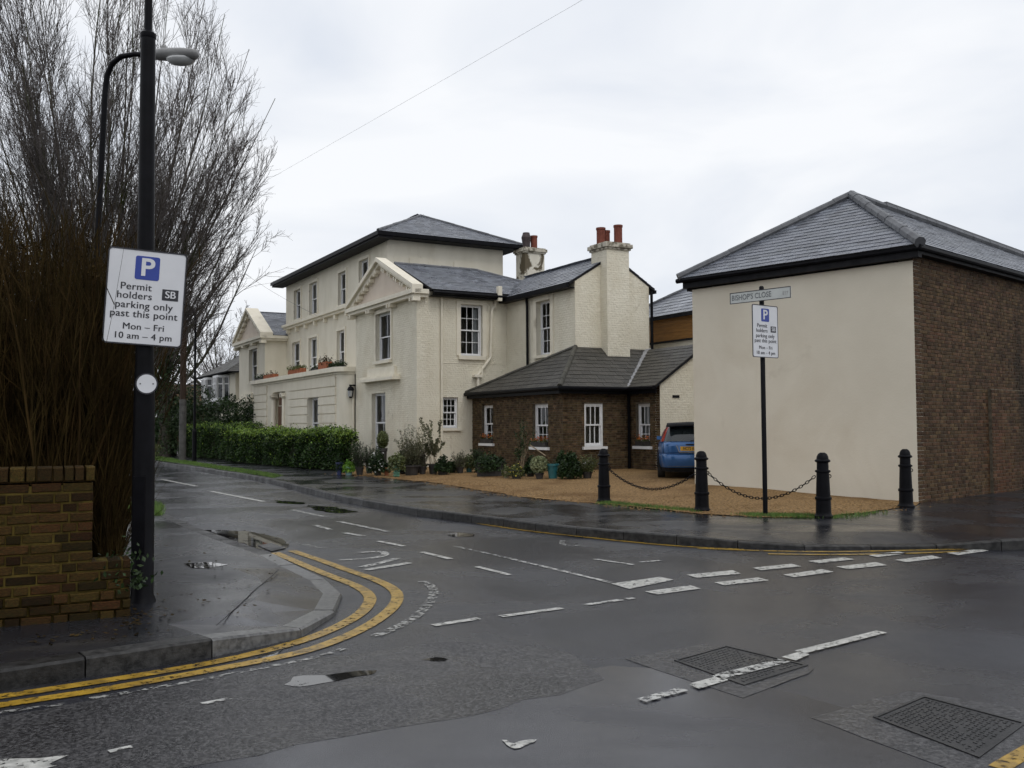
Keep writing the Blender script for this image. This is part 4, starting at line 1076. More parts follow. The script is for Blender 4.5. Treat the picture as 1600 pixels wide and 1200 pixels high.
MB().add([v0 - vw + Vector((0, 0, .05)), v0 + vw + Vector((0, 0, .05)), v1 + vw + Vector((0, 0, .07)), v1 - vw + Vector((0, 0, .07)), v0 + Vector((0, 0, .035)), v1 + Vector((0, 0, .05))], [(0, 4, 5, 3), (4, 1, 2, 5)]).build('lead_valley', M['lead'], lroof)
gt = MB()
gt.tube([(A[0] - .05, A[1], ez - .05), (B[0] - .05, B[1] - .05, ez - .05), (V0[0] - .05, V0[1] - .05, ez - .05), (D0[0] - .05, D0[1], ez - .05)], .065, 8)
gt.bar((A[0] + .04, A[1], ez - .12), (B[0] + .04, B[1], ez - .12), .04, .2).bar((B[0], B[1] + .04, ez - .12), (V0[0], V0[1] + .04, ez - .12), .04, .2).bar((V0[0] + .04, V0[1], ez - .12), (D0[0] + .04, D0[1], ez - .12), .04, .2)
gt.build('gutter', M['black'], lodge)
MB().tube([(LC - .10, LT - .09, 2.7), (LC - .10, LT - .09, .05)], .045, 8).build('downpipe', M['black'], lodge)
# flat lead roof behind the right slope and the boarded building beyond it
MB().box(vt, 7.98, LCE, -4.72, 4.02, 4.12).build('flat_roof', M['lead'], lodge)
back = empty('boarded_outbuilding', C0, HA, 'outbuilding with orange brown boarding under a slate roof, seen between lodge and corner building', 'building')
MB().box(8.0, 14.0, -9.0, -1.2, -.2, 4.58).build('wall', M['trim'], back)
for k in range(6):
    z = 4.60 + .135 * k
    MB().box(7.93 + .008 * (k % 2), 7.998, -9.0, -1.2, z, z + .13).build('board', M['orange'], back)
MB().box(8.0, 14.0, -9.0, -1.2, 4.585, 5.42).build('upper_wall', M['dark'], back)
MB().box(7.7, 7.76, -9.1, -1.0, 5.36, 5.50).box(7.76, 8.0, -9.1, -1.0, 5.40, 5.44).build('fascia', M['dark'], back)
MB().box(7.86, 8.02, -9.0, -1.15, 4.53, 4.59).build('flashing', M['dark'], back)
br = MB().box(8.2, 13.8, -8.8, -1.4, 5.42, 5.46).build('roof', M['dark'], back)
ez2, rz2_ = 5.48, 7.38
roof_plane(br, [(7.7, -1.0, ez2), (7.7, -9.1, ez2), (10.9, -5.9, rz2_), (10.9, -4.2, rz2_)], M['slate'], w=.34, e=.30)
roof_plane(br, [(7.7, -1.0, ez2), (14.1, -1.0, ez2), (10.9, -4.2, rz2_)], M['slate'], w=.34, e=.30)
roof_plane(br, [(14.1, -1.0, ez2), (14.1, -9.1, ez2), (10.9, -5.9, rz2_), (10.9, -4.2, rz2_)], M['slate'], w=.34, e=.30)
roof_plane(br, [(7.7, -9.1, ez2), (14.1, -9.1, ez2), (10.9, -5.9, rz2_)], M['slate'], w=.34, e=.30)
ridge_tiles(br, (7.7, -1.0, ez2 + .02), (10.9, -4.2, rz2_ + .02), M['ridge'], .08)

# ================================================================== RENDERED ANNEX on the corner (local x along the main road, local y along the gravel)
K0 = Vector((8.09, 18.84, 0)); AA = math.atan2(.676, .737)
annex = empty('corner_building', K0, AA, 'corner building with off white rendered side, brown brick front and hipped slate roof', 'building')
W2, AL, AZ = 5.46, 16.0, 4.86
wall(MB(planeS(0)), .03, W2, -.2, AZ, [], .3).build('rendered_wall', M['render'], annex)
bw = wall(MB(planeT(0.03)), 0.02, AL, -.2, AZ + .12, [], .3).build('brick_wall', M['mortar'], annex)
camA = Matrix.Rotation(-AA, 4, 'Z') @ (CAM - K0)
bricks(bw, planeT(0.03), 0.0, AL, -.10, AZ + .12, M['brick'], indiv=300, near=camA, L_=.23, H_=.076)
pf = wall(MB(planeT(-.05)), 3.6, AL, -.2, 2.35, [], .07).build('brick_plinth', M['mortar'], annex)
bricks(pf, planeT(-.05), 3.6, AL, -.1, 2.35, M['brick'], L_=.23, H_=.076)
MB().box(.3, AL, W2 - .3, W2, -.2, AZ - .002).build('rear_wall', M['render'], annex)
MB().box(AL - .3, AL - .001, .34, W2 - .31, -.2, AZ - .003).build('far_wall', M['render'], annex)
# dark fascia boards and gutters
fa = MB(); oo = .16
fa.box(-oo, -.002, -oo, W2 + oo, AZ + .03, AZ + .24).box(-.002, AL, -oo, .02, AZ + .10, AZ + .24).box(-.002, AL, W2 + .01, W2 + oo, AZ - .02, AZ + .22)
fa.build('fascia', M['dark'], annex)
gt = MB(); gt.tube([(-oo - .05, W2 + oo + .14, AZ + .22), (-oo - .05, -oo - .05, AZ + .22), (AL, -oo - .05, AZ + .22)], .06, 8)
gt.build('gutter', M['black'], annex)
ar = MB().box(.3, AL, .4, W2 - .4, AZ - .05, AZ).build('roof', M['dark'], annex)
e0, ez_ = -.24, AZ + .26; rz = 7.08; mid = W2 / 2; hb_ = 2.75
AP = (hb_, mid, rz); RV = (AL, mid - 1.70, rz - 1.70 * (rz - ez_) / (mid - e0)); rv = (AL, mid + .55 , rz - .0)
roof_plane(ar, [(e0, e0, ez_), (e0, W2 - e0, ez_), AP], M['slate'], w=.30, e=.185, indiv=170)
roof_plane(ar, [(e0, e0, ez_), (AL, e0, ez_), RV, AP], M['slate'], w=.30, e=.185, indiv=130)
roof_plane(ar, [(e0, W2 - e0, ez_), (AL, W2 - e0, ez_), RV, AP], M['slate'], w=.30, e=.185)
ridge_tiles(ar, (e0, e0, ez_ + .03), (AP[0], AP[1], rz + .05), M['ridge'], .115, .45, indiv=True, name='hip_tile'); ridge_tiles(ar, (e0, W2 - e0, ez_ + .03), (AP[0], AP[1], rz + .05), M['ridge'], .1, .45, indiv=True, name='hip_tile')
ridge_tiles(ar, (AP[0], AP[1], rz + .05), (RV[0], RV[1], RV[2] + .05), M['ridge'], .1, .45, indiv=True)

ua = Vector((4.3, AP[1] - (4.3 - AP[0]) / (AL - AP[0]) * 1.70, 0)); ua.z = rz - (AP[1] - ua.y) * (rz - ez_) / (mid - e0)
up_ = MB(); a_, b_ = ua, Vector(RV)
up_.add([(p.x, p.y + dy, p.z + dz) for p in (a_, b_) for dy, dz in ((.06, -.1), (.30, -.1), (.30, .24), (.06, .24))], [(0, 1, 2, 3), (7, 6, 5, 4), (0, 4, 5, 1), (1, 5, 6, 2), (2, 6, 7, 3), (3, 7, 4, 0)])
up_.build('rear_roof_kerb', M['ridge'], ar)

# ================================================================== NEIGHBOURING HOUSES up the close
nb_ = empty('neighbour_house', C0, HA, 'white house with slate roof and white upstairs bay window beyond the villa', 'house')
T0, T1 = 28.6, 36.6
wall(MB(planeS(0.3)), T0, T1, -.2, 5.0, [], .25).build('wall', M['smoothstucco'], nb_)
MB().box(.55, 7, T0, T0 + .25, -.2, 5.0).build('side_wall', M['smoothstucco'], nb_); MB().box(.55, 7, T1 - .25, T1, -.2, 5.0).box(6.8, 7, T0 + .25, T1 - .25, -.2, 5).build('rear_wall', M['smoothstucco'], nb_)
def bay(t0, t1, z0, z1):
    b = MB().prism([(.3, t0), (-.35, t0 + .5), (-.35, t1 - .5), (.3, t1)], z0 - .5, z0)
    b2_ = MB().prism([(.3, t0), (-.35, t0 + .5), (-.35, t1 - .5), (.3, t1)], z1, z1 + .15)
    w_ = b.build('bay_window', M['whitep'], nb_); b2_.build('bay_head', M['whitep'], w_)
    pts = [(.3, t0), (-.35, t0 + .5), (-.35, t1 - .5), (.3, t1)]
    for (p, q), nn in zip(zip(pts, pts[1:]), (2, 3, 2)):
        P, Q = Vector((*p, 0)), Vector((*q, 0))
        for k in range(nn + 1):
            c_ = P.lerp(Q, k / nn)
            MB().box(c_.x - .06, c_.x + .06, c_.y - .07, c_.y + .07, z0, z1).build('mullion', M['whitep'], w_)
        for k in range(nn):
            a, b2 = P.lerp(Q, k / nn), P.lerp(Q, (k + 1) / nn)
            MB().poly((a.x + .02, a.y, z0), (b2.x + .02, b2.y, z0), (b2.x + .02, b2.y, z1), (a.x + .02, a.y, z1)).build('pane', M['carglass'], w_)
        MB().bar((P.x, P.y, z0 + (z1 - z0) * .68), (Q.x, Q.y, z0 + (z1 - z0) * .68), .07).build('transom', M['whitep'], w_)
bay(30.2, 32.6, 3.45, 4.75); bay(33.4, 35.8, 3.45, 4.75)
nr = MB().box(.6, 6.7, T0 + .3, T1 - .3, 4.95, 5.0).build('roof', M['dark'], nb_)
q0 = .65; a0, a1, b0, b1 = -.4, 7.6, T0 - q0, T1 + q0; hw = 4.0
ap0, ap1 = (3.6, b0 + hw, 7.4), (3.6, b1 - hw, 7.4)
for pl in ([(a0, b0, 5.0), (a0, b1, 5.0), ap1, ap0], [(a1, b0, 5.0), (a1, b1, 5.0), ap1, ap0], [(a0, b0, 5.0), (a1, b0, 5.0), ap0], [(a0, b1, 5.0), (a1, b1, 5.0), ap1]):
    roof_plane(nr, pl, M['dslate'], w=.4, e=.25)
MB().box(2.2, 3.0, 32.4, 33.2, 6.0, 8.6).build('chimney', M['dark'], nb_)
fh = empty('distant_house', (-28.5, 82, 0), R(12), 'distant low house with brown tiled roof and a row of white windows', 'house')
wall(MB(lambda a, z, d: (a, d, z)), -4.5, 4.5, -.2, 3.4, [(-2.4, -.2, 1.5, 3.1)], .3).build('wall', M['lbrick'], fh)
MB().box(-4.5, -4.2, .3, 7, -.2, 3.4).box(4.2, 4.5, .3, 7, -.2, 3.4).box(-4.2, 4.2, 6.7, 7, -.2, 3.4).build('side_wall', M['lbrick'], fh)
fwn = MB(lambda a, z, d: (a, d, z))
for a in (-2.4, -1.72, -1.05, -.36): fbox(fwn, a, a + .16, 1.5, 3.1, .05, .15)
fbox(fwn, -2.4, -.2, 1.4, 1.5, .0, .15); fbox(fwn, -2.4, -.2, 3.0, 3.1, .05, .15)
fw_ = fwn.build('window', M['whitep'], fh)
for a in (-2.24, -1.56, -.89): MB().poly((a, .1, 1.5), (a + .52, .1, 1.5), (a + .52, .1, 3.0), (a, .1, 3.0)).build('pane', M['carglass'], fw_)
fr_ = MB().box(-4.2, 4.2, .3, 6.7, 3.3, 3.38).build('roof', M['dark'], fh)
roof_plane(fr_, [(-5, -.5, 3.4), (5, -.5, 3.4), (4.2, 3.5, 5.4), (-4.2, 3.5, 5.4)], M['lbrick'], w=.4, e=.3); roof_plane(fr_, [(-5, 7.5, 3.4), (5, 7.5, 3.4), (4.2, 3.5, 5.4), (-4.2, 3.5, 5.4)], M['lbrick'], w=.4, e=.3)

# ================================================================== GARDEN WALL on the left
wa, wb_ = Vector((-4.13, 7.66, 0)), Vector((-3.25, 8.10, 0))
wd_ = (wb_ - wa).normalized(); WA = math.atan2(wd_.y, wd_.x)
gw_ = empty('garden_wall', wb_, WA, 'low mossy brown brick garden wall with a brick on edge coping', 'wall')
core = MB(); core.box(-5.5, -.31, .032, .33, -.1, 1.12).box(-.31, -.012, .032, .33, -.1, .47)
core.build('mortar_core', M['gmortar'], gw_)
H_ = .083
tl = lambda a: 1.27 if a < -.30 else .50
wbm = unit_brick(M['gbrick'], .965)
def gbrick(x0, x1, z0, z1, y=0.0):
    ob = bpy.data.objects.new('brick', wbm); link(ob, gw_)
    sx, sz = x1 - x0 - .014, z1 - z0 - .013
    j = random.uniform(-.006, .008)
    ob.matrix_local = Matrix(((sx, 0, 0, (x0 + x1) / 2), (0, 0, -(.30 + j), .32 + y), (0, sz, 0, (z0 + z1) / 2 + random.uniform(-.003, .003)), (0, 0, 0, 1))) @ Matrix.Rotation(random.uniform(-.012, .012), 4, 'Z')
z = -.02; c = 0
while z < 1.13:
    top = z + H_
    x = -2.6 - (.06 if c % 2 else 0); k = c
    lim = -.30 if top > .5 else -.0
    pl = -.035 if z < .2 else 0
    while x < lim - .02:
        w = .235 if (k % 2 == 0 or c % 3 == 1) else .118
        k += 1
        x1 = min(x + w, lim) if x + w < lim - .05 else lim
        gbrick(x, x1, z, top, pl)
        x = x1
    z = top; c += 1
x = -2.6
while x < -.31:
    w = random.choice((.08, .085, .12)); gbrick(x, min(x + w, -.29), z, z + .135, -.008); x += w
st = MB()
# far run of the same wall, outside the picture to the left
for r_ in range(15):
    for q in range(12):
        a = -5.5 + q * .24 + (.12 if r_ % 2 else 0)
        st.box(a, a + .225, -.0, .02, r_ * H_ + .01, r_ * H_ + H_ - .005)
s_ = st.build('brickwork', M['gbrick'], gw_); s_['kind'] = 'stuff'
# soil bed behind the wall
q0 = [wb_ + wd_ * a + Vector((-wd_.y, wd_.x, 0)) * b for a, b in ((-7, .33), (-.05, .33), (-.2, 1.2), (-.6, 2.2), (-1.2, 3.6), (-3.5, 6), (-9, 8))]
sheet('flower_bed', [(p.x, p.y) for p in q0], .01, M['soil'], kind='structure')

# ================================================================== LAMP COLUMN with parking sign (left)
pc_ = G(222, 940)
lc = empty('lamp_column', pc_, 0, 'thick black lamp column carrying the large parking sign on the left', 'lamp post')
prof = [(.125, 0), (.118, .02), (.100, .06), (.098, 1.4), (.092, 1.9), (.088, 2.05), (.082, 2.2), (.076, 3.2), (.070, 4.6), (.066, 5.25)]
smooth_by_angle(MB().lathe(prof, 24).build('column', M['black'], lc))
smooth_by_angle(MB().lathe([(.066, 5.25), (.072, 5.26), (.072, 5.30), (.036, 5.33), (.034, 8.2)], 16).build('upper_shaft', M['black'], lc))
MB().tube([(0, 0, 8.2), (0, -.02, 8.5), (.3, -.25, 8.75), (.8, -.6, 8.8)], [.034, .034, .03, .03], 10).build('bracket_arm', M['black'], lc)
MB().lathe([(.05, 0), (.16, .03), (.17, .1), (.08, .18), (.03, .2)], 14, (.9, -.68, 8.68)).build('lantern', M['lampgrey'], lc)
MB().box(-.055, .055, -.106, -.09, .45, 1.15).build('access_door', M['black'], lc)

def parking_sign(loc, rz, roll, w, h, label, post_r, grp):
    s = empty('parking_sign', loc, rz, label, 'sign', grp)
    s.rotation_euler = (0, roll, rz)
    def rrect(a, b, r, n=5):
        pts = []
        for cx, cz, t0 in ((a - r, b - r, 0), (-a + r, b - r, 90), (-a + r, -b + r, 180), (a - r, -b + r, 270)):
            for k in range(n + 1):
                t = R(t0 + 90 * k / n); pts.append((cx + r * math.cos(t), cz + r * math.sin(t)))
        return pts
    def slab(a, b, r, y0, y1, name, m, cx=0, cz=0):
        p = rrect(a, b, r); n = len(p)
        return MB().add([(x + cx, y0, z + cz) for x, z in p] + [(x + cx, y1, z + cz) for x, z in p], [tuple(range(n)), tuple(range(2 * n - 1, n - 1, -1))] + [(i, n + i, n + (i + 1) % n, (i + 1) % n) for i in range(n)]).build(name, m, s)
    slab(w / 2, h / 2, .03, -.003, .003, 'plate', M['signw'])
    rim = MB(); po, pi = rrect(w / 2 + .008, h / 2 + .008, .035), rrect(w / 2 - .004, h / 2 - .004, .028); n = len(po)
    rim.add([(x, -.007, z) for x, z in po] + [(x, -.007, z) for x, z in pi] + [(x, .006, z) for x, z in po], [(i, (i + 1) % n, n + (i + 1) % n, n + i) for i in range(n)] + [(i, 2 * n + i, 2 * n + (i + 1) % n, (i + 1) % n) for i in range(n)])
    rim.build('border', M['signk'], s)
    fx, fz = w / .83, h / 1.05
    # layout in sign pixels (0..83 wide, 0..105 high)
    def X(u): return (u - 41.5) / 83 * w
    def Z(v): return (52.5 - v) / 105 * h
    slab(.158 * w, .158 * w * h / w * .80, .02, -.0055, -.003, 'blue_panel', M['signb'], X(41.5), Z(19.5))
    text('P', .34 * w, M['signw'], s, X(41.5), -.0068, Z(19.5), 'letter', bold=.008 * w, sx=1.08)
    slab(.107 * w, .060 * h, .003, -.0055, -.003, 'zone_panel', M['signk'], X(68), Z(47.5))
    text('SB', .14 * w, M['signw'], s, X(68), -.0068, Z(47.5), dup=.005 * w)
    for t, u, v, sz in (('Permit', 30.5, 41.5, .138), ('holders', 29.5, 51.5, .138), ('parking only', 40.5, 62, .138), ('past this point', 41, 72, .138), ('Mon – Fri', 41.5, 86, .125), ('10 am – 4 pm', 41.5, 96.5, .125)):
        text(t, sz * w, M['signk'], s, X(u), -.0045, Z(v), bold=0, spacing=1.05, sx=1.04, dup=.0045 * w)
    bk = MB()
    for z_ in (h * .32, -h * .32):
        bk.box(-w * .3, w * .3, .004, .02, z_ - .02, z_ + .02)
        bk.lathe([(post_r + .006, -.018), (post_r + .006, .018)], 16, (0, post_r + .02, z_))
    bk.build('clip', M['grey'], s)
    return s
tocam = (CAM - pc_).to_2d().normalized()
rz_s = R(21.5)
sg = Vector((pc_.x, pc_.y, 0)) + Vector((math.sin(rz_s), -math.cos(rz_s), 0)) * .105
parking_sign((sg.x, sg.y, 2.79), rz_s, R(3.2), .665, .865, 'large white permit holders parking sign fixed to the black lamp column', .078, 'permit parking signs')
ds = empty('round_plate', (pc_.x + math.sin(rz_s) * .105 + .02, pc_.y - math.cos(rz_s) * .105, 1.6 + (668 - 600) * 8.6 / 1475), rz_s, 'small white round plate on the lamp column below the parking sign', 'plate')
def disc(r, y0, y1, name, m, n=28):
    p = [(r * math.cos(2 * math.pi * k / n), r * math.sin(2 * math.pi * k / n)) for k in range(n)]
    MB().add([(x, y0, z) for x, z in p] + [(x, y1, z) for x, z in p], [tuple(range(n)), tuple(range(2 * n - 1, n - 1, -1))] + [(i, n + i, n + (i + 1) % n, (i + 1) % n) for i in range(n)]).build(name, m, ds)
disc(.098, .0, .012, 'rim', M['signk']); disc(.085, -.004, .0, 'disc', M['signw'])
for x in (-.055, .055): MB().box(x - .006, x + .006, -.007, -.004, -.006, .006).build('rivet', M['grey'], ds)

# curved-arm street lamp behind the thicket
sl = empty('street_lamp', (-4.95, 11.0, 0), 0, 'slim dark street lamp with curved arm and grey lantern above the brown thicket', 'street lamp')
lean = .16
MB().lathe([(.075, 0), (.075, 1.2), (.05, 1.25), (.047, 1.4)], 14).build('base', M['black'], sl)
pts = [(0, 0, 1.3), (lean * .5, 0, 3.5), (lean, 0, 5.55), (lean + .03, -.02, 5.75), (lean + .10, -.05, 5.88), (lean + .22, -.08, 5.955), (lean + .40, -.12, 5.965), (lean + .62, -.17, 5.93)]
smooth_by_angle(MB().tube(pts, [.040, .037, .035, .034, .033, .031, .029, .028], 12).build('arm', M['black'], sl))
ln = MB(); rows = []
for x, hw, zt, zb in ((.52, .045, .045, -.045), (.62, .075, .055, -.05), (.80, .11, .06, -.075), (1.02, .115, .045, -.09), (1.17, .09, .02, -.085), (1.22, .04, -.01, -.06)):
    rows.append([(lean + x, -.17 - .25 * (x - .5) + hw * math.cos(t), 5.93 - .05 * (x - .5) + (zt if math.sin(t) > 0 else -zb) * math.sin(t)) for t in [2 * math.pi * k / 14 for k in range(14)]])
vs = [v for r in rows for v in r]
ln.add(vs, [(i * 14 + k, i * 14 + (k + 1) % 14, (i + 1) * 14 + (k + 1) % 14, (i + 1) * 14 + k) for i in range(5) for k in range(14)] + [tuple(range(13, -1, -1)), tuple(range(70, 84))])
ln.build('lantern_housing', M['lampgrey'], sl, smooth=True)
bw_ = MB().lathe([(.03, -.07), (.085, -.05), (.115, -.01), (.118, .01)], 16, (0, 0, 0)).build('bowl', M['lampglass'], sl, smooth=True)
bw_.location = (lean + 1.0, -.295, 5.83); bw_.scale = (1.45, .9, 1)
MB().lathe([(.03, 0), (.035, .03), (.03, .05)], 10, (lean + .78, -.24, 5.965)).build('photocell', M['lampgrey'], sl)

# telegraph pole, far lamp, overhead cable
tp_ = G(285, 720)
tg = empty('telegraph_pole', tp_, 0, 'tall dark timber telegraph pole with pale grey lower guard by the far verge', 'utility pole')
smooth_by_angle(MB().lathe([(.145, 2.9), (.14, 6), (.12, 11.3), (.10, 11.4)], 14).build('pole', M['wood'], tg))
smooth_by_angle(MB().lathe([(.165, 0), (.16, 2.9)], 14).build('guard', M['woodlow'], tg))
MB().box(-.2, .2, -.14, -.10, 10.6, 10.75).box(-.04, .04, -.2, .2, 10.2, 10.3).lathe([(.14, 10.9), (.14, 11.2)], 10).build('cap_fittings', M['grey'], tg)
fl = empty('street_lamp', G(303.5, 722), 0, 'distant thin blue grey street lamp with hooked arm beside the telegraph pole', 'street lamp')
MB().lathe([(.10, 0), (.10, 1.4), (.06, 1.5)], 12).tube([(0, 0, 1.4), (0, 0, 6.4), (-.04, 0, 6.75), (-.18, 0, 7.05), (-.42, 0, 7.18), (-.7, 0, 7.15)], [.06, .05, .05, .05, .045, .045], 10).build('column', M['black'], fl)
MB().box(-1.2, -.65, -.1, .1, 7.08, 7.2).build('lantern', M['lampgrey'], fl)
def cable(p, q, label, sag=0.3, r=.008):
    p, q = Vector(p), Vector(q)
    pts = [p.lerp(q, k / 24) - Vector((0, 0, sag * 4 * (k / 24) * (1 - k / 24))) for k in range(25)]
    tag(MB().tube(pts, r, 5).build('overhead_cable', M['grey'], None), label, 'cable')
top_ = tp_ + Vector((0, 0, 11.15))
far_end = CAM + ray(1230, -185) * 19.0
cable(top_, far_end, 'thin overhead cable crossing the sky from the telegraph pole to the upper right', .05, .0032)
hu = lambda s, t, z: C0 + Vector((.870, .493, 0)) * s + Vector((-.493, .870, 0)) * t + Vector((0, 0, z))
cable(top_, hu(1.1, 14.3, 7.0), 'faint cable from the telegraph pole to the villa front', .35, .006)

# ================================================================== STREET NAME POST (right)
sp = G(1196, 806)
pn = empty('sign_post', sp, 0, 'slim dark post between the bollards carrying the street name', 'post')
smooth_by_angle(MB().lathe([(.055, 0), (.055, .015), (.042, .02), (.042, 3.98), (.03, 4.0)], 14).build('post', M['black'], pn))
rz2 = R(-46)
q_ = Vector((sp.x, sp.y, 3.83)) + Vector((math.sin(rz2), -math.cos(rz2), 0)) * .06
nm = empty('street_name_sign', q_, rz2, "grey white street nameplate reading BISHOP'S CLOSE at the top of the post", 'sign')
MB().box(-.60, .60, -.006, .006, -.10, .10).build('plate', M['nameplate'], nm)
fr = MB().box(-.60, .60, -.010, -.006, .088, .10).box(-.60, .60, -.010, -.006, -.10, -.088).box(-.60, -.588, -.010, -.006, -.088, .088).box(.588, .60, -.010, -.006, -.088, .088)
fr.build('border', M['signk'], nm)
text("BISHOP'S CLOSE", .135, M['nametext'], nm, -.565, -.008, 0, bold=.002, align='LEFT', sx=.80, spacing=1.02)
text('E17', .085, M['namered'], nm, .50, -.008, -.01, bold=.001, sx=.85)
rz3 = R(37)
q_ = Vector((sp.x, sp.y, 3.20)) + Vector((math.sin(rz3), -math.cos(rz3), 0)) * .065
parking_sign(tuple(q_), rz3, R(0), .68, .90, 'white permit parking sign on the street name post in front of the rendered wall', .042, 'permit parking signs')

# ================================================================== BOLLARDS AND CHAINS
BP = [(944, 785), (1097, 799), (1287, 809), (1416, 793)]
BL = ['black cast iron bollard farthest left, in front of the brick lodge', 'black bollard left of the sign post at the edge of the rendered wall', 'black bollard right of the sign post, nearest the road', 'black bollard at the right end by the brick corner']
bprof = [(.155, 0), (.155, .035), (.14, .05), (.128, .07), (.126, .10), (.122, .30), (.135, .31), (.138, .33), (.135, .35), (.118, .36), (.103, .76), (.125, .77), (.128, .785), (.125, .80), (.098, .81), (.095, .93), (.125, .945), (.13, .96), (.125, .975), (.10, .99), (.095, 1.03), (.075, 1.075), (.04, 1.10), (.0, 1.11)]
bol = []
proto = None
for (px, lb) in zip(BP, BL):
    p = G(*px)
    b = empty('bollard', p, 0, lb, 'bollard', 'black bollards along the gravel edge')
    if proto is None:
        proto = smooth_by_angle(MB().lathe(bprof[:-1], 24).build('shaft', M['black'], b), 35)
        eye = MB().tube([(.11 + .03 * math.cos(t), 0, .70 + .03 * math.sin(t)) for t in [2 * math.pi * k / 10 for k in range(11)]], .008, 6).build('eyelet', M['black'], b)
    else:
        for o in (proto, eye):
            c_ = o.copy(); link(c_); c_.parent = b
    bol.append(p)
def chain(p, q, za, sag, label):
    d = (q - p); d.z = 0; d.normalize()
    a, b = p + d * .13 + Vector((0, 0, za)), q - d * .13 + Vector((0, 0, za))
    L_ = (b - a).length; n = int(L_ * 1.12 / .062)
    pts = [a.lerp(b, k / n) - Vector((0, 0, sag * 4 * (k / n) * (1 - k / n))) for k in range(n + 1)]
    mb = MB()
    for k in range(n):
        m_ = (pts[k] + pts[k + 1]) / 2; t = (pts[k + 1] - pts[k]).normalized()
        sd_ = t.cross(Vector((0, 0, 1))).normalized(); u_ = sd_.cross(t)
        w = sd_ if k % 2 else u_
        ring = [m_ + t * .042 * math.cos(x) + w * .022 * math.sin(x) for x in [2 * math.pi * j / 8 for j in range(9)]]
        mb.tube(ring, .0075, 5, cap=False)
    tag(mb.build('chain', M['black']), label, 'chain', 'chains hung between bollards')
chain(bol[0], bol[1], .70, .36, 'black chain hanging in front of the blue car between the two left bollards')
chain(bol[1], bol[2], .70, .42, 'black chain hanging between bollards across the sign post')

# ================================================================== BLUE HATCHBACK parked behind the corner building
cz_ = .15
car = empty('parked_car', (4.66, 24.75, cz_), R(-9), 'metallic blue hatchback with black roof spoiler, seen from behind beside the rendered wall', 'car')
def ring(y0, y1, hw, z, n=5.0, N=48, off=0.0):
    yc, ay = (y0 + y1) / 2, (y1 - y0) / 2
    out = []
    for k in range(N):
        t = 2 * math.pi * k / N
        c_, s_ = math.cos(t), math.sin(t)
        x = math.copysign(abs(c_) ** (2 / n), c_) * (hw + off); y = yc + math.copysign(abs(s_) ** (2 / n), s_) * (ay + off)
        zz = z - max(0, y - 2.9) * .19 * max(0, min(1, (z - .5) / .3))
        out.append((x, y, zz))
    return out
def loft(rings, cap0=True, cap1=True):
    N = len(rings[0]); mb = MB()
    vs = [v for r in rings for v in r]
    fs = [(i * N + k, i * N + (k + 1) % N, (i + 1) * N + (k + 1) % N, (i + 1) * N + k) for i in range(len(rings) - 1) for k in range(N)]
    if cap0: fs.append(tuple(range(N - 1, -1, -1)))
    if cap1: fs.append(tuple(range((len(rings) - 1) * N, len(rings) * N)))
    return mb.add(vs, fs)
body = loft([ring(.14, 4.0, .74, .22), ring(.08, 4.08, .80, .27), ring(.10, 4.08, .83, .42), ring(.10, 4.08, .845, .60), ring(.10, 4.05, .85, .70), ring(.075, 4.0, .845, .86), ring(.085, 3.9, .83, .93), ring(.13, 3.8, .79, .975)]).build('body', M['bluepaint'], car)
smooth_by_angle(body, 50)
CR = [(.13, 3.15, .79, .965), (.24, 2.95, .745, 1.10), (.37, 2.72, .69, 1.24), (.50, 2.42, .62, 1.36), (.62, 2.2, .55, 1.425), (.85, 2.0, .42, 1.46)]
smooth_by_angle(loft([ring(a, b, h, z) for a, b, h, z in CR], cap0=False).build('cabin', M['bluepaint'], car), 50)
def interp(z):
    for p, q in zip(CR, CR[1:]):
        if p[3] <= z <= q[3]:
            t = (z - p[3]) / (q[3] - p[3]); return [p[i] + (q[i] - p[i]) * t for i in range(3)]
    return CR[-1][:3]
def patch(name, m, zs, t0, t1, off, parent=None, n=12):
    rows = []
    for z in zs:
        a, b, h = interp(z); yc, ay = (a + b) / 2, (b - a) / 2
        r = []
        for k in range(n + 1):
            t = R(t0 + (t1 - t0) * k / n); c_, s_ = math.cos(t), math.sin(t)
            r.append((math.copysign(abs(c_) ** .4, c_) * (h + off), yc + math.copysign(abs(s_) ** .4, s_) * (ay + off), z + off * .3))
        rows.append(r)
    vs = [v for r in rows for v in r]; N = n + 1
    return MB().add(vs, [(i * N + k, i * N + k + 1, (i + 1) * N + k + 1, (i + 1) * N + k) for i in range(len(rows) - 1) for k in range(n)]).build(name, m, parent or car, smooth=True)
zr = [.985, 1.06, 1.14, 1.22, 1.30, 1.37]
patch('rear_window', M['carglass'], zr, 228, 312, .008)
patch('side_window', M['carglass'], zr[:5], 140, 178, .006); patch('side_window', M['carglass'], zr[:5], 2, 40, .006); patch('windscreen', M['carglass'], zr, 60, 120, .006)
for a, b in ((204, 226), (314, 336)): patch('tail_light', M['redlamp'], [.98, 1.06, 1.14, 1.22, 1.30, 1.36], a, b, .012, n=6)
bump = loft([ring(.12, 4.05, .78, .24, N=48), ring(.02, 4.14, .835, .30), ring(-.015, 4.16, .852, .42), ring(-.02, 4.16, .862, .58), ring(-.01, 4.15, .862, .635), ring(.03, 4.1, .85, .655), ring(.11, 4.05, .84, .66)], False, False)
smooth_by_angle(bump.build('bumper', M['bluepaint'], car), 40)
loft([ring(.06, 4.08, .80, .19, N=32), ring(.004, 4.13, .838, .305, N=32)], True, False).build('bumper_skirt', M['dark'], car)
MB().box(-.62, .62, -.024, -.010, .335, .35).build('bumper_trim', M['grey'], car)
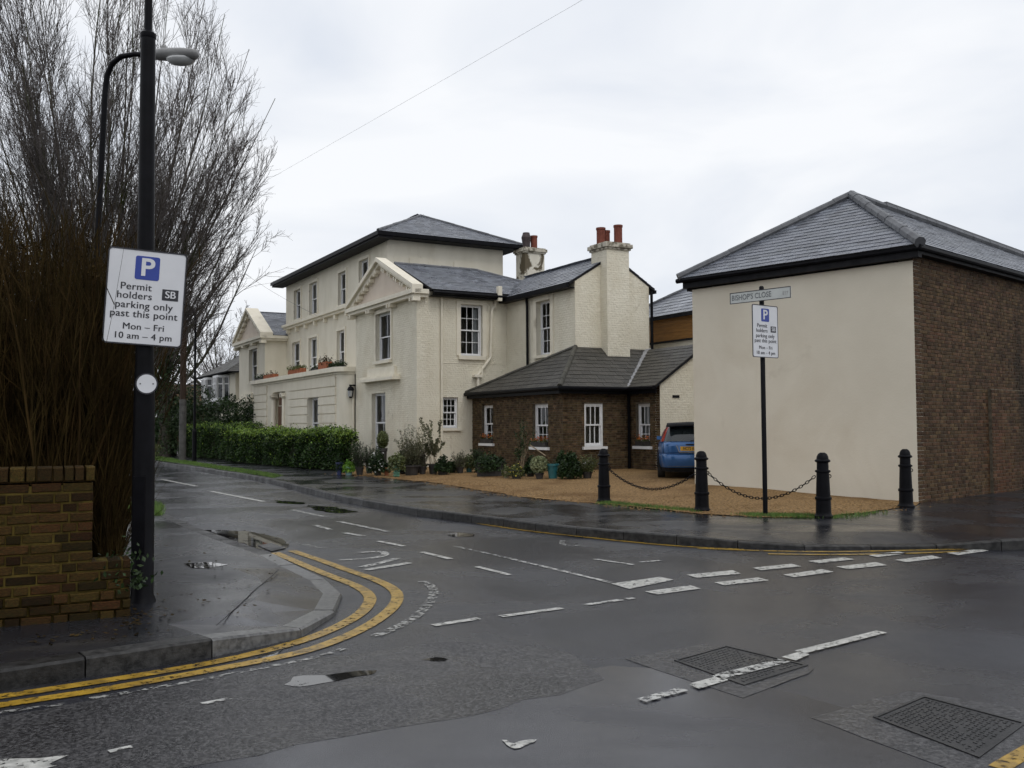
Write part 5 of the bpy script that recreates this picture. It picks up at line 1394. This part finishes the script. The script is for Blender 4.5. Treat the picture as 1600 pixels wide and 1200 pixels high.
# tailgate recess and number plate
rec = MB(); n = 12
for s_ in (-1, 1): pass
rec.add([(-.36, .066, .885), (.36, .066, .885), (.29, .055, .715), (-.29, .055, .715)], [(0, 1, 2, 3)])
rec.build('plate_recess', M['bluepaint'], car)
MB().bar((-.36, .058, .885), (-.29, .045, .712), .02).bar((.36, .058, .885), (.29, .045, .712), .02).bar((-.29, .045, .712), (.29, .045, .712), .02).build('recess_moulding', M['lampgrey'], car)
npl = MB().box(-.26, .26, .036, .050, .745, .855).build('number_plate', M['platey'], car)
text('NC72 BBY', .105, M['signk'], npl, 0, .034, .80, bold=.002, sx=.82)
for s_ in (-1, 1): MB().bar((s_ * .70, .066, .69), (s_ * .70, .072, .95), .012).build('shut_line', M['dark'], car)
MB().bar((-.70, .064, .685), (.70, .064, .685), .012).build('shut_line', M['dark'], car)
MB().bar((-.12, .058, .905), (.12, .058, .905), .03).build('tailgate_handle', M['dark'], car)
sp_ = MB()
rows = []
for y, zt, zb, hw in ((.28, 1.425, 1.40, .60), (.33, 1.465, 1.395, .63), (.50, 1.505, 1.43, .62), (.80, 1.50, 1.46, .52)):
    rows.append([(-hw, y, zb - .03), (-hw * .96, y, zt - .03), (0, y, zt), (hw * .96, y, zt - .03), (hw, y, zb - .03), (0, y, zb)])
vs = [v for r in rows for v in r]
sp_.add(vs, [(i * 6 + k, i * 6 + (k + 1) % 6, (i + 1) * 6 + (k + 1) % 6, (i + 1) * 6 + k) for i in range(3) for k in range(6)] + [(5, 4, 3, 2, 1, 0), (18, 19, 20, 21, 22, 23)])
sp_.build('roof_spoiler', M['dark'], car)
MB().bar((0, .10, 1.0), (.32, .16, 1.07), .018).build('wiper', M['dark'], car)
for y in (.78, 3.38):
    for s_ in (-1, 1):
        w_ = MB(lambda x, a, b, y=y, s_=s_: (s_ * (.66 + x), y + a, .305 + b))
        pr = [(0, .20), (0, .29), (.03, .305), (.17, .305), (.20, .29), (.20, .20)]; N = 28
        w_.add([(x, r * math.cos(2 * math.pi * k / N), r * math.sin(2 * math.pi * k / N)) for x, r in pr for k in range(N)], [(i * N + k, i * N + (k + 1) % N, (i + 1) * N + (k + 1) % N, (i + 1) * N + k) for i in range(5) for k in range(N)])
        wh = w_.build('wheel', M['tyre'], car, smooth=True)
        rm = MB(lambda x, a, b, y=y, s_=s_: (s_ * (.66 + x), y + a, .305 + b))
        rm.add([(.17, 0, 0)] + [(.16, .20 * math.cos(2 * math.pi * k / N), .20 * math.sin(2 * math.pi * k / N)) for k in range(N)], [(0, 1 + k, 1 + (k + 1) % N) for k in range(N)])
        rm.build('rim', M['alloy'], wh)
        ar_ = MB().tube([(s_ * .852, y + .36 * math.cos(t), .30 + .36 * math.sin(t)) for t in [math.pi * k / 14 for k in range(15)]], .022, 6); ar_.build('wheel_arch', M['dark'], car)
for s_ in (-1, 1): MB().box(s_ * .74 - .0, s_ * .74 + s_ * .14, 2.55, 2.66, 1.0, 1.1).build('door_mirror', M['bluepaint'], car)

# ================================================================== TREES
def curve_branch(p, d, ln, n, wob, up, spread=0.0):
    pts = [Vector(p)]; d = Vector(d).normalized()
    for k in range(n):
        d = (d + Vector((random.gauss(0, wob), random.gauss(0, wob), random.gauss(0, wob) + up))).normalized()
        pts.append(pts[-1] + d * (ln / n))
    return pts
def deviate(d, ang):
    d = Vector(d).normalized(); a = d.orthogonal().normalized(); a.rotate(Matrix.Rotation(random.uniform(0, 6.283), 3, d))
    return (d * math.cos(ang) + a * math.sin(ang)).normalized()
def bare_tree(loc, label, h, trunk_r, nlimb, spread, n2, n3, n4, fast, trunk_h, twig_r=.006, grp='bare trees', seed=1, ivy=0, env=None, lr=(.24, .38)):
    random.seed(seed)
    dv = .72 if env else 1.0
    root = empty('bare_tree', loc, 0, label, 'tree', grp)
    tr, br, tw = MB(), MB(), MB()
    tp = [Vector((0, 0, -.1)), Vector((.02, .02, trunk_h * .4)), Vector((random.uniform(-.1, .1), 0, trunk_h)), Vector((random.uniform(-.15, .15), 0, trunk_h * 1.5))]
    tr.tube(tp, [trunk_r * 1.25, trunk_r, trunk_r * .85, trunk_r * .5], 12)
    for i in range(nlimb):
        az = 2 * math.pi * (i * .618034) + random.uniform(-.3, .3)
        q = math.sqrt((i + .5) / nlimb)
        tilt = spread * q
        st = tp[1].lerp(tp[3], random.uniform(.35, 1))
        d = Vector((math.cos(az) * math.sin(tilt), math.sin(az) * math.sin(tilt), math.cos(tilt)))
        L_ = (h - st.z) / max(.55, math.cos(tilt)) * random.uniform(.82, 1.04) * (1 - .22 * q)
        pts = curve_branch(st, d, L_, 10, .045 if not env else .028, fast * .05)
        if env:
            for k in range(1, 11):
                rr_ = math.hypot(pts[k].x, pts[k].y); e_ = env(pts[k].z)
                if rr_ > e_ * .97:
                    f_ = k / 11; L_ *= f_
                    src_ = pts[:k + 1]; pts = [src_[int(j * k / 10)].lerp(src_[min(k, int(j * k / 10) + 1)], j * k / 10 - int(j * k / 10)) for j in range(11)]
                    break
        r0 = trunk_r * random.uniform(*lr)
        rad = [max(.008, r0 * (1 - .93 * k / 10)) for k in range(11)]
        (tr if i < 0 else br).tube(pts, rad, 6)
        for j in range(n2):
            f = random.uniform(.16, .98) * 10; a = int(min(9, f))
            p = pts[a].lerp(pts[a + 1], f - a); dd = (pts[a + 1] - pts[a]).normalized()
            l2 = L_ * random.uniform(.14, .30) * (1.15 - .6 * f / 10)
            q2 = curve_branch(p, deviate(dd, random.uniform(.3, .65) * dv), l2, 5, .07, fast * .13)
            if env and math.hypot(q2[-1].x, q2[-1].y) > env(q2[-1].z) * 1.12: continue
            br.tube(q2, [max(.005, rad[a] * .45 * (1 - .7 * k / 5)) for k in range(6)], 4, False)
            for m_ in range(n3):
                f3 = random.uniform(.2, 1) * 5; b = int(min(4, f3))
                p3 = q2[b].lerp(q2[b + 1], f3 - b); d3_ = (q2[b + 1] - q2[b]).normalized()
                l3 = l2 * random.uniform(.28, .55)
                q3 = curve_branch(p3, deviate(d3_, random.uniform(.35, .75) * dv), l3, 3, .1, fast * .10)
                if env and math.hypot(q3[-1].x, q3[-1].y) > env(q3[-1].z) * random.uniform(1.0, 1.14): continue
                tw.tube(q3, [twig_r * 1.1, twig_r, twig_r * .85, twig_r * .6], 3, False)
                for n_ in range(n4):
                    f4 = random.uniform(.3, 1) * 3; c_ = int(min(2, f4))
                    p4 = q3[c_].lerp(q3[c_ + 1], f4 - c_)
                    q4 = curve_branch(p4, deviate(q3[c_ + 1] - q3[c_], random.uniform(.4, .8)), l3 * random.uniform(.35, .6), 2, .1, fast * .08)
                    tw.tube(q4, [twig_r * .8, twig_r * .7, twig_r * .5], 3, False)
    smooth_by_angle(tr.build('trunk', M['bark'], root)); br.build('branches', M['bark'], root, smooth=True)
    t = tw.build('crown', M['twig'], root); t['kind'] = 'stuff'
    if ivy:
        iv = MB(); leaves(iv, [(random.gauss(0, .6), random.gauss(0, .6), random.uniform(.2, ivy)) for _ in range(6500)], .13); iv.build('ivy', M['leafdark'], root)
    return root
def tree_env(z):
    T = [(0, .6), (2.5, 1.1), (4.2, 2.4), (6, 3.5), (7.8, 3.95), (9.5, 3.6), (11.8, 2.8), (13.5, 1.6), (15, .3), (30, .2)]
    for (z0, r0), (z1, r1) in zip(T, T[1:]):
        if z0 <= z <= z1: return r0 + (r1 - r0) * (z - z0) / (z1 - z0)
    return .5
bare_tree((-9.9, 22.6, 0), 'large bare upright tree towering behind the lamp column on the left', 14.6, .30, 70, .72, 20, 10, 2, .6, 1.5, .0046, seed=3, env=tree_env, lr=(.11, .19))
bare_tree((-18.6, 50.5, 0), 'bare ivy clad tree left of the telegraph pole at the bend of the close', 12.5, .30, 22, .75, 12, 7, 2, .35, 3.2, .010, seed=5, ivy=6.0)
bare_tree((-22.4, 73, 0), 'spreading bare tree behind the neighbouring white house', 11.5, .26, 16, 1.0, 10, 6, 2, .15, 2.5, .013, seed=8)
bare_tree((-27, 66, 0), 'bare tree beyond the bend left of the far street lamp', 10.0, .25, 16, 1.0, 10, 6, 2, .15, 2.2, .012, seed=9)

# ---- brown thicket behind the garden wall
random.seed(21)
tk = empty('thicket', wb_ + Vector((-.9, 1.4, 0)), 0, 'tall dense brown leafless shrub rising behind the garden wall', 'shrub')
O = Vector(tk.location)
sm_, tw_ = MB(), MB()
def tp_h(px):   # height of the shrub along its width
    return 3.75 if px < 150 else 3.75 - (px - 150) / 60 * .9
for i in range(2500):
    Yd = random.uniform(8.75, 11.6)
    if i < 2050: px = random.uniform(-150, 178); Yd = max(Yd, 9.35) if px > 110 else Yd
    else: px = random.uniform(150, 192); Yd = random.uniform(9.4, 10.6)
    X = (px - 800) / 1475 * Yd
    h = tp_h(px) * random.uniform(.45, 1.03) * (Yd / 10) ** .5
    if px > 185: h *= random.uniform(.25, .8)
    p = Vector((X, Yd, 0)) - O
    # keep off the wall itself
    rel = Vector((X, Yd, 0)) - wb_
    if rel.dot(Vector((-wd_.y, wd_.x, 0))) < .42 and rel.dot(wd_) < .05: continue
    d = Vector((random.gauss(0, .16) if px < 150 else random.gauss(-.06, .07), random.gauss(0, .12), 1))
    pts = curve_branch(p, d, h, 6, .05, .06)
    r0 = random.choice((.004, .005, .006, .008, .011, .016))
    sm_.tube(pts, [r0 * (1 - .7 * k / 6) for k in range(7)], 4, False)
    for _ in range(5):
        f = random.uniform(.15, 1) * 6; a = int(min(5, f))
        q = curve_branch(pts[a].lerp(pts[a + 1], f - a), deviate(pts[a + 1] - pts[a], random.uniform(.2, .6)), random.uniform(.3, .8), 3, .12, .08)
        tw_.tube(q, [.005, .004, .003, .002], 3, False)
sm_.build('stems', M['thicket'], tk)['kind'] = 'stuff'
tw_.build('crown', M['thicket'], tk)['kind'] = 'stuff'
lf = MB()
leaves(lf, [Vector(((px - 800) / 1475 * Yd, Yd, random.uniform(.1, tp_h(px) * .93))) - O for px, Yd in ((random.uniform(-140, 176), random.uniform(9.3, 11.4)) for _ in range(12000))], .05)
lf.build('withered_leaves', M['thicket'], tk)['kind'] = 'stuff'
# low ivy at the end of the wall
iv = MB(); e_ = wb_ + wd_ * -.15
leaves(iv, [Vector((random.gauss(0, .10), random.gauss(.18, .12), abs(random.gauss(.10, .12)))) for _ in range(260)], .055)
tag(iv.build('ivy', M['leafdark'], None), 'low dark ivy at the broken end of the garden wall', 'plant').location = (e_.x, e_.y, .2)

# ---- hedges
def hedge(a, b, th, h, label, seed, nleaf, bright=.22, jag=.085, size=.085, mats=('hedge', 'hedgenew')):
    random.seed(seed)
    a, b = Vector(a), Vector(b); d = (b - a); L_ = d.length; d.normalize(); n = Vector((-d.y, d.x, 0))
    if n.y < 0: n = -n
    root = empty('hedge', a, math.atan2(d.y, d.x), label, 'hedge')
    sg_ = 1 if (Matrix.Rotation(-math.atan2(d.y, d.x), 3, 'Z') @ n).y > 0 else -1
    def bulge(x, z): return .10 * math.sin(x * 1.9 + seed) + .07 * math.sin(x * 4.3 + z * 3) + .05 * math.sin(z * 5 + x)
    def top(x): return h + .05 * math.sin(x * 1.3 + seed) + .035 * math.sin(x * 5.1)
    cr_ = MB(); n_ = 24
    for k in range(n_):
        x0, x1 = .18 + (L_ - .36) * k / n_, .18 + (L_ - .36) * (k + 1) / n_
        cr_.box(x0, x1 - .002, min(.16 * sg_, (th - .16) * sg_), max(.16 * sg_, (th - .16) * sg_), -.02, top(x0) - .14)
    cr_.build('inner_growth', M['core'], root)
    lo, hi = [], []
    for _ in range(nleaf):
        r = random.random()
        x = random.uniform(0, L_)
        if r < .55:
            z = random.uniform(.05, top(x)); y = bulge(x, z) + random.gauss(.02, .05)
        elif r < .85:
            y = random.uniform(-.02, th); z = top(x) + random.gauss(0, jag) - (.08 if y < .1 or y > th - .1 else 0)
        elif r < .95:
            x = random.choice((0, L_)) + random.gauss(0, .05); y = random.uniform(0, th); z = random.uniform(.05, top(x))
        else:
            z = random.uniform(.05, top(x)); y = th + random.gauss(0, .06)
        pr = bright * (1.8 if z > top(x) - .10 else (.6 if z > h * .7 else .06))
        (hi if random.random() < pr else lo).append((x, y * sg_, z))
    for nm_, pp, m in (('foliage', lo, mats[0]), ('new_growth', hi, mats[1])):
        if pp: leaves(MB(), pp, 0); o = leaves(MB(), pp, size).build(nm_, M[m], root); o['kind'] = 'stuff'
    return root
h1 = G(352, 722); h0 = G(553, 739) + (h1 - G(553, 739)).normalized() * 1.3
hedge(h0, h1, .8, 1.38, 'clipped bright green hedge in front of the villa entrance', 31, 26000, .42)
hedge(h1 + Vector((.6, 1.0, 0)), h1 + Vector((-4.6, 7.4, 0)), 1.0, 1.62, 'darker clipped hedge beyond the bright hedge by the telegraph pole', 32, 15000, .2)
hedge((-19.5, 52.0, 0), (-24.5, 56.5, 0), 1.4, 1.9, 'dark hedge at the bend of the close behind the ivy clad tree', 34, 9000, .06, size=.12, mats=('leafdark', 'hedge'))

def bush(loc, label, rx, rz, z0, nleaf, size, m, stems=8, seed=1, name='shrub', cat='shrub', up=.3):
    random.seed(seed)
    root = empty(name, loc, 0, label, cat)
    st = MB(); pts = []
    for k in range(stems):
        a = random.uniform(0, 6.28); q = curve_branch((0, 0, 0), (math.cos(a) * .5, math.sin(a) * .5, 1), z0 + rz * 1.5, 5, .12, .0)
        st.tube(q, [.02, .018, .015, .01, .008, .005], 5)
    st.build('stems', M['bark'], root)
    blobs = [(Vector((random.gauss(0, rx * .5), random.gauss(0, rx * .4), z0 + rz * random.uniform(.2, 1.7))), random.uniform(.25, .5)) for _ in range(22)]
    for _ in range(nleaf):
        c_, r = random.choice(blobs)
        v = Vector((random.gauss(0, 1), random.gauss(0, 1), random.gauss(0, 1))).normalized() * random.uniform(.6, 1.05)
        p = c_ + Vector((v.x * rx * r, v.y * rx * r, v.z * rz * r))
        if p.z > .02: pts.append(p)
    leaves(MB(), [], 0); o = leaves(MB(), pts, size, up).build('foliage', M[m], root); o['kind'] = 'stuff'
    return root
bush((-16.8, 53.5, 0), 'broad dark evergreen shrub behind the hedges below the white house', 2.6, 1.3, .8, 5000, .16, 'leafdark', seed=41)
bush((-19.2, 57.5, 0), 'loose dark evergreen shrub left of the white house', 1.9, 1.6, .8, 3500, .16, 'leafdark', seed=42)
bush((-15.0, 51.8, 0), 'dark evergreen shrub against the far wing of the villa', 1.3, 1.25, .8, 2600, .14, 'leafdark', seed=43)
bush((-17.8, 46.6, 0), 'small yellow green shrub at the foot of the ivy clad tree', .5, .4, .1, 800, .08, 'leafolive', seed=44)

# ================================================================== POTS AND PLANTS along the house
def pot_mesh(r, h, kind='round'):
    if kind == 'box': return MB().box(-r, r, -r * .6, r * .6, 0, h).box(-r - .015, r + .015, -r * .6 - .015, r * .6 + .015, h - .05, h)
    return MB().lathe([(r * .68, 0), (r * .95, h * .86), (r * 1.08, h * .87), (r * 1.08, h), (r * .9, h), (r * .88, h - .04)], 20)
def potted(px, base, w, ph_, pm, label, plant, kind='round', seed=0, flowers=None, name='potted_plant'):
    random.seed(seed + px)
    b = G(px, base, .10); b.z = gz((b.x, b.y)) if base < 745 or px > 560 else .01
    sc = b.y / 1475
    root = empty(name, b, 0, label, 'potted plant', 'pots and plants along the house')
    r, h = w * sc / 2, ph_ * sc
    pot_mesh(r, h, kind).build('pot', M[pm], root)
    if kind == 'ladder':
        pass
    fol, shape, pw, phh, n, size = plant        # material, shape, width px, height px, leaf count, leaf size
    rx, hh = pw * sc / 2, phh * sc; n = int(n * 2.2)
    pts, st = [], MB()
    if shape == 'ball':
        for _ in range(n):
            v = Vector((random.gauss(0, 1), random.gauss(0, 1), random.gauss(0, 1))).normalized() * random.uniform(.55, 1.05)
            pts.append((v.x * rx, v.y * rx, h + hh / 2 + v.z * hh / 2))
        st.tube([(0, 0, h * .5), (0, 0, h + hh * .5)], .015, 5)
    elif shape == 'mound':
        for _ in range(n):
            a, q = random.uniform(0, 6.28), math.sqrt(random.random())
            z = h * random.uniform(.35, 1) + hh * (1 - q * q) * random.uniform(.1, 1.05) + random.gauss(0, .03); q *= random.uniform(.8, 1.25)
            pts.append((math.cos(a) * q * rx, math.sin(a) * q * rx, z))
        st.tube([(0, 0, h * .5), (0, 0, h + hh * .4)], .015, 5)
    elif shape in ('spire', 'cane'):
        k_ = 64 if shape == 'spire' else 14
        for _ in range(k_):
            a = random.uniform(0, 6.28); q0_ = random.uniform(0, .75) * r
            q = curve_branch((math.cos(a) * q0_, math.sin(a) * q0_, h - .04), (math.cos(a) * rx / hh * random.uniform(.2, 1.3), math.sin(a) * rx / hh * random.uniform(.2, 1.3), 1), hh * random.uniform(.35, 1.08), 6, .09, .0)
            st.tube(q, [.008, .007, .006, .006, .005, .004, .003], 4, False)
            for _ in range(n // k_):
                f = random.uniform(.1 if shape == 'spire' else .5, 1) * 6; c_ = int(min(5, f))
                p = q[c_].lerp(q[c_ + 1], f - c_); pts.append(p + Vector((random.gauss(0, .03), random.gauss(0, .03), random.gauss(0, .02))))
    stm = st.build('stems', M['stem' if shape == 'cane' else 'bark'], root)
    o = leaves(MB(), pts, size * (1.25 if shape != 'spire' else .8)).build('foliage', M[fol], root); o['kind'] = 'stuff'
    if flowers:
        fm, nf, fs = flowers
        fp = random.sample(pts, min(nf, len(pts)))
        leaves(MB(), [], 0); f_ = leaves(MB(), [Vector(p) + Vector((0, -.03, .03)) for p in fp], fs, 1, .9).build('flowers', M[fm], root); f_['kind'] = 'stuff'
    return root
PT = [
 (530, 738, 11, 20, 'navy', 'navy blue pot at the right end of the hedge', ('leafdark', 'mound', 12, 10, 200, .07)),
 (545, 738, 14, 13, 'paleteal', 'pale teal pot with a bright lime green plant by the hedge end', ('leafbright', 'mound', 17, 11, 500, .06)),
 (562, 738, 13, 12, 'darkpot', 'dark wispy bush in a dark pot between hedge and house wall', ('leafdark', 'spire', 22, 42, 700, .06)),
 (590, 739, 14, 14, 'darkpot', 'white flowering plant in a dark pot under the tall window', ('leafdark', 'mound', 28, 32, 900, .06)),
 (604, 739, 9, 13, 'terra', 'small terracotta pot beside the mint green planter', ('leafdark', 'mound', 10, 12, 200, .05)),
 (598, 735, 14, 38, 'darkpot', 'olive green clipped ball plant in front of the tall window', ('leafolive', 'ball', 18, 27, 900, .05)),
 (620, 741, 11, 29, 'mint', 'tall slatted mint green planter with yellow green leaves', ('leafolive', 'mound', 24, 11, 500, .06)),
 (643, 739, 26, 16, 'darkpot', 'broad tall grey green bush in a dark pot at the villa corner', ('leafgrey', 'spire', 40, 62, 2600, .055)),
 (660, 738, 12, 12, 'darkpot', 'reddish wispy shrub beside the grey green bush', ('leafgrey', 'spire', 16, 46, 700, .05)),
 (677, 738, 16, 16, 'darkpot', 'tall sparse plant on pale canes against the cream wall', ('leafgrey', 'cane', 26, 72, 500, .065)),
 (692, 739, 20, 12, 'darkpot', 'low dark arching plant below the small paned window', ('leafdark', 'mound', 26, 20, 500, .07)),
 (719, 738, 12, 10, 'darkpot', 'dark leafy plant left of the small teal pot', ('leafgrey', 'spire', 18, 26, 600, .06)),
 (733, 737, 12, 17, 'teal', 'small teal pot with green leaves at the lodge corner', ('leafolive', 'mound', 20, 12, 500, .06)),
 (766, 742, 40, 22, 'darkpot', 'long dark trough of foliage under the left lodge window', ('leafdark', 'mound', 46, 16, 900, .07), 'box'),
 (791, 745, 11, 11, 'buffpot', 'small buff pot beside the yellow flowering plant', ('leafolive', 'mound', 13, 10, 260, .05)),
 (807, 746, 19, 14, 'darkpot', 'dark pot with small yellow flowers under the lodge wall', ('leafolive', 'mound', 22, 11, 420, .05)),
 (816, 743, 10, 9, 'darkpot', 'bare brown climbing plant on the lodge wall between two windows', ('leafdark', 'cane', 14, 84, 300, .05)),
 (843, 747, 14, 9, 'darkpot', 'variegated leafy shrub left of the large teal pot', ('leafvar', 'ball', 28, 26, 1300, .05)),
 (864, 747, 19, 23, 'teal', 'large bright teal pot below the hip of the lodge', ('leafdark', 'mound', 14, 5, 120, .06)),
 (577, 736, 12, 12, 'darkpot', 'thin dark shrub close to the villa wall right of the hedge', ('leafdark', 'spire', 18, 34, 600, .06)),
 (630, 737, 14, 12, 'darkpot', 'dark leafy plant directly behind the mint green planter', ('leafdark', 'mound', 24, 28, 700, .07)),
 (652, 736, 20, 12, 'darkpot', 'dark low foliage at the foot of the grey green bush', ('leafdark', 'mound', 26, 18, 600, .07)),
 (707, 737, 14, 9, 'darkpot', 'low dark pot under the sill of the small paned window', ('leafdark', 'mound', 18, 12, 300, .07)),
 (748, 738, 14, 14, 'darkpot', 'dark upright plant left of the long trough', ('leafdark', 'spire', 20, 26, 700, .07)),
 (829, 744, 14, 12, 'darkpot', 'small dark pot between the yellow flowers and the variegated shrub', ('leafdark', 'mound', 20, 22, 500, .07)),
 (878, 745, 14, 12, 'darkpot', 'dark foliage just right of the large teal pot', ('leafdark', 'mound', 22, 30, 700, .07)),
 (892, 748, 16, 10, 'darkpot', 'dark bushy plant in front of the lodge front wall', ('leafdark', 'mound', 34, 34, 1500, .07)),
 (918, 748, 16, 10, 'darkpot', 'dark green plant under the front lodge window', ('leafolive', 'spire', 34, 28, 1300, .06)),
]
for i, p in enumerate(PT):
    kd = p[7] if len(p) > 7 else 'round'
    fl_ = {590: ('petalw', 60, .09), 807: ('petaly', 45, .06), 918: ('petalw', 10, .08)}.get(p[0])
    r_ = potted(*p[:7], kind=kd, seed=i, flowers=fl_)
    if p[0] == 620:
        sc = r_.location.y / 1475
        for k in range(7): MB().box(-5.2 * sc, 5.2 * sc, -6.2 * sc, -5.2 * sc, (2 + k * 4) * sc, (4.2 + k * 4) * sc).build('slat', M['mint'], r_)
q = G(840, 709, .9); sk = [G(836, 737, .16), ]
a_ = hu(1.55, -5.2, .98); b_ = hu(1.30, -6.6, .66)
tag(MB().tube([a_, a_.lerp(b_, .5), b_], .018, 6).build('cane', M['stem']), 'pale stick lying slanted above the large teal pot', 'stick')

# window boxes on the lodge sills
def wbox(fn, a0, a1, z, label, seed, fl='petalo'):
    random.seed(seed)
    root = empty('window_box', C0, HA, label, 'window box', 'window boxes on the lodge sills')
    b = MB(fn); fbox(b, a0, a1, z, z + .16, -.10, .06); b.build('trough', M['darkpot'], root)
    lp = [fn(random.uniform(a0, a1), z + .14 + abs(random.gauss(0, .07)), random.uniform(-.12, .06)) for _ in range(260)]
    o = leaves(MB(), lp, .045).build('foliage', M['leafolive'], root); o['kind'] = 'stuff'
    o = leaves(MB(), [fn(random.uniform(a0, a1), z + .20 + abs(random.gauss(0, .06)), random.uniform(-.13, .04)) for _ in range(110)], .045, 1, .9).build('flowers', M[fl], root); o['kind'] = 'stuff'
wbox(planeS(LS), -1.58, -.80, .955, 'window box of orange flowers on the leftmost lodge window', 51)
wbox(planeS(LS), -5.26, -4.38, .885, 'window box of orange flowers on the second lodge window', 52)
wbox(planeS(LC), -7.20, -6.56, .905, 'window box of orange red flowers beside the blue car', 53)
# planters on the entrance roof
def planter(t0, t1, h, label, seed, m='terra', lm='leafolive', n=500, fl=None, s0=-.55, s1=-.25, lh=.10):
    random.seed(seed)
    root = empty('roof_planter', C0, HA, label, 'planter', 'planters on the entrance roof')
    MB().box(s0, s1, t0, t1, 4.065, 4.065 + h).build('trough', M[m], root)
    o = leaves(MB(), [(random.uniform(s0 - .08, s1 + .08), random.uniform(t0, t1), 4.06 + h + random.gauss(lh * .5, lh * .6)) for _ in range(n)], .08).build('foliage', M[lm], root); o['kind'] = 'stuff'
    if fl:
        o = leaves(MB(), [(random.uniform(s0 - .1, s1), random.uniform(t0, t1), 4.06 + h + random.uniform(0, lh * 2)) for _ in range(30)], .10, 1, .9).build('flowers', M[fl], root); o['kind'] = 'stuff'
planter(12.3, 14.3, .26, 'terracotta trough with yellow green plants at the middle of the entrance roof', 61, 'terra', 'leafolive', 600)
planter(8.5, 9.6, .34, 'terracotta planter on the entrance roof below the right first floor window', 62, 'terra', 'thicket', 200, None, lh=.16)
planter(9.9, 10.7, .14, 'small dark planter with white flowers beside the terracotta planter on the entrance roof', 63, 'darkpot', 'leafdark', 160, 'petalw')
planter(6.75, 8.2, .06, 'low dark trailing plants at the rounded end of the entrance roof', 64, 'darkpot', 'leafdark', 700, None, lh=.12)
planter(17.0, 18.8, .22, 'terracotta trough second from the far end of the entrance roof', 65, 'terra', 'thicket', 100)
planter(19.2, 20.5, .16, 'dark planter with red flowers at the far end of the entrance roof', 66, 'darkpot', 'leafdark', 220, 'petalw')
# carriage lantern by the entrance corner
cl = empty('wall_lantern', hu(-.05, 6.4, 2.75), HA, 'black carriage lantern on the rounded end of the villa entrance', 'lantern')
MB().lathe([(.05, 0), (.09, .05), (.13, .32), (.16, .34), (.10, .46), (.03, .50), (.03, .56)], 8, (-.16, -.06, 0)).build('cage', M['black'], cl)
MB().lathe([(.075, .06), (.11, .30)], 8, (-.20, -.10, 0)).build('glazing', M['lampglass'], cl)
MB().box(-.22, .06, -.09, -.03, .50, .56).build('bracket', M['black'], cl)

# loose stones on the gravel and fallen leaves along the left footway
random.seed(77)
pb_ = MB()
for _ in range(5200):
    i = random.randrange(len(gfs) - 1); p = gfs[i].lerp(gfs[i + 1], random.random()) + Vector((random.gauss(0, .25), abs(random.gauss(0, 1.6)) - .12, 0))
    r = random.uniform(.008, .024); z = gz((p.x, p.y)) + r * .4
    if not inside(p, gpoly) : z = r * .4
    if (p - K0).dot(Vector((.737, .676, 0))) > -.05: continue
    pb_.add([(p.x - r, p.y, z), (p.x, p.y - r, z), (p.x + r, p.y, z), (p.x, p.y + r, z), (p.x + r * .2, p.y, z + r * .7)], [(0, 1, 4), (1, 2, 4), (2, 3, 4), (3, 0, 4)])
tag(pb_.build('loose_gravel', M['gravel']), 'loose stones scattered over the front edge of the gravel forecourt', 'gravel', kind='stuff')
fl2 = MB()
for _ in range(260):
    x, y = random.choice(((random.uniform(40, 420), random.uniform(985, 1010)), (random.uniform(235, 430), random.uniform(815, 960)), (random.gauss(215, 25), random.gauss(965, 12))))
    p = G(x, y, .008)
    if y > 960 and x > 60 and y - 960 > (500 - x) * .12: continue
    leaves(fl2, [(p.x, p.y, .010)], .045, 6)
tag(fl2.build('fallen_leaves', M['thicket']), 'small brown leaves scattered on the left footway by the wall', 'leaves', kind='stuff')
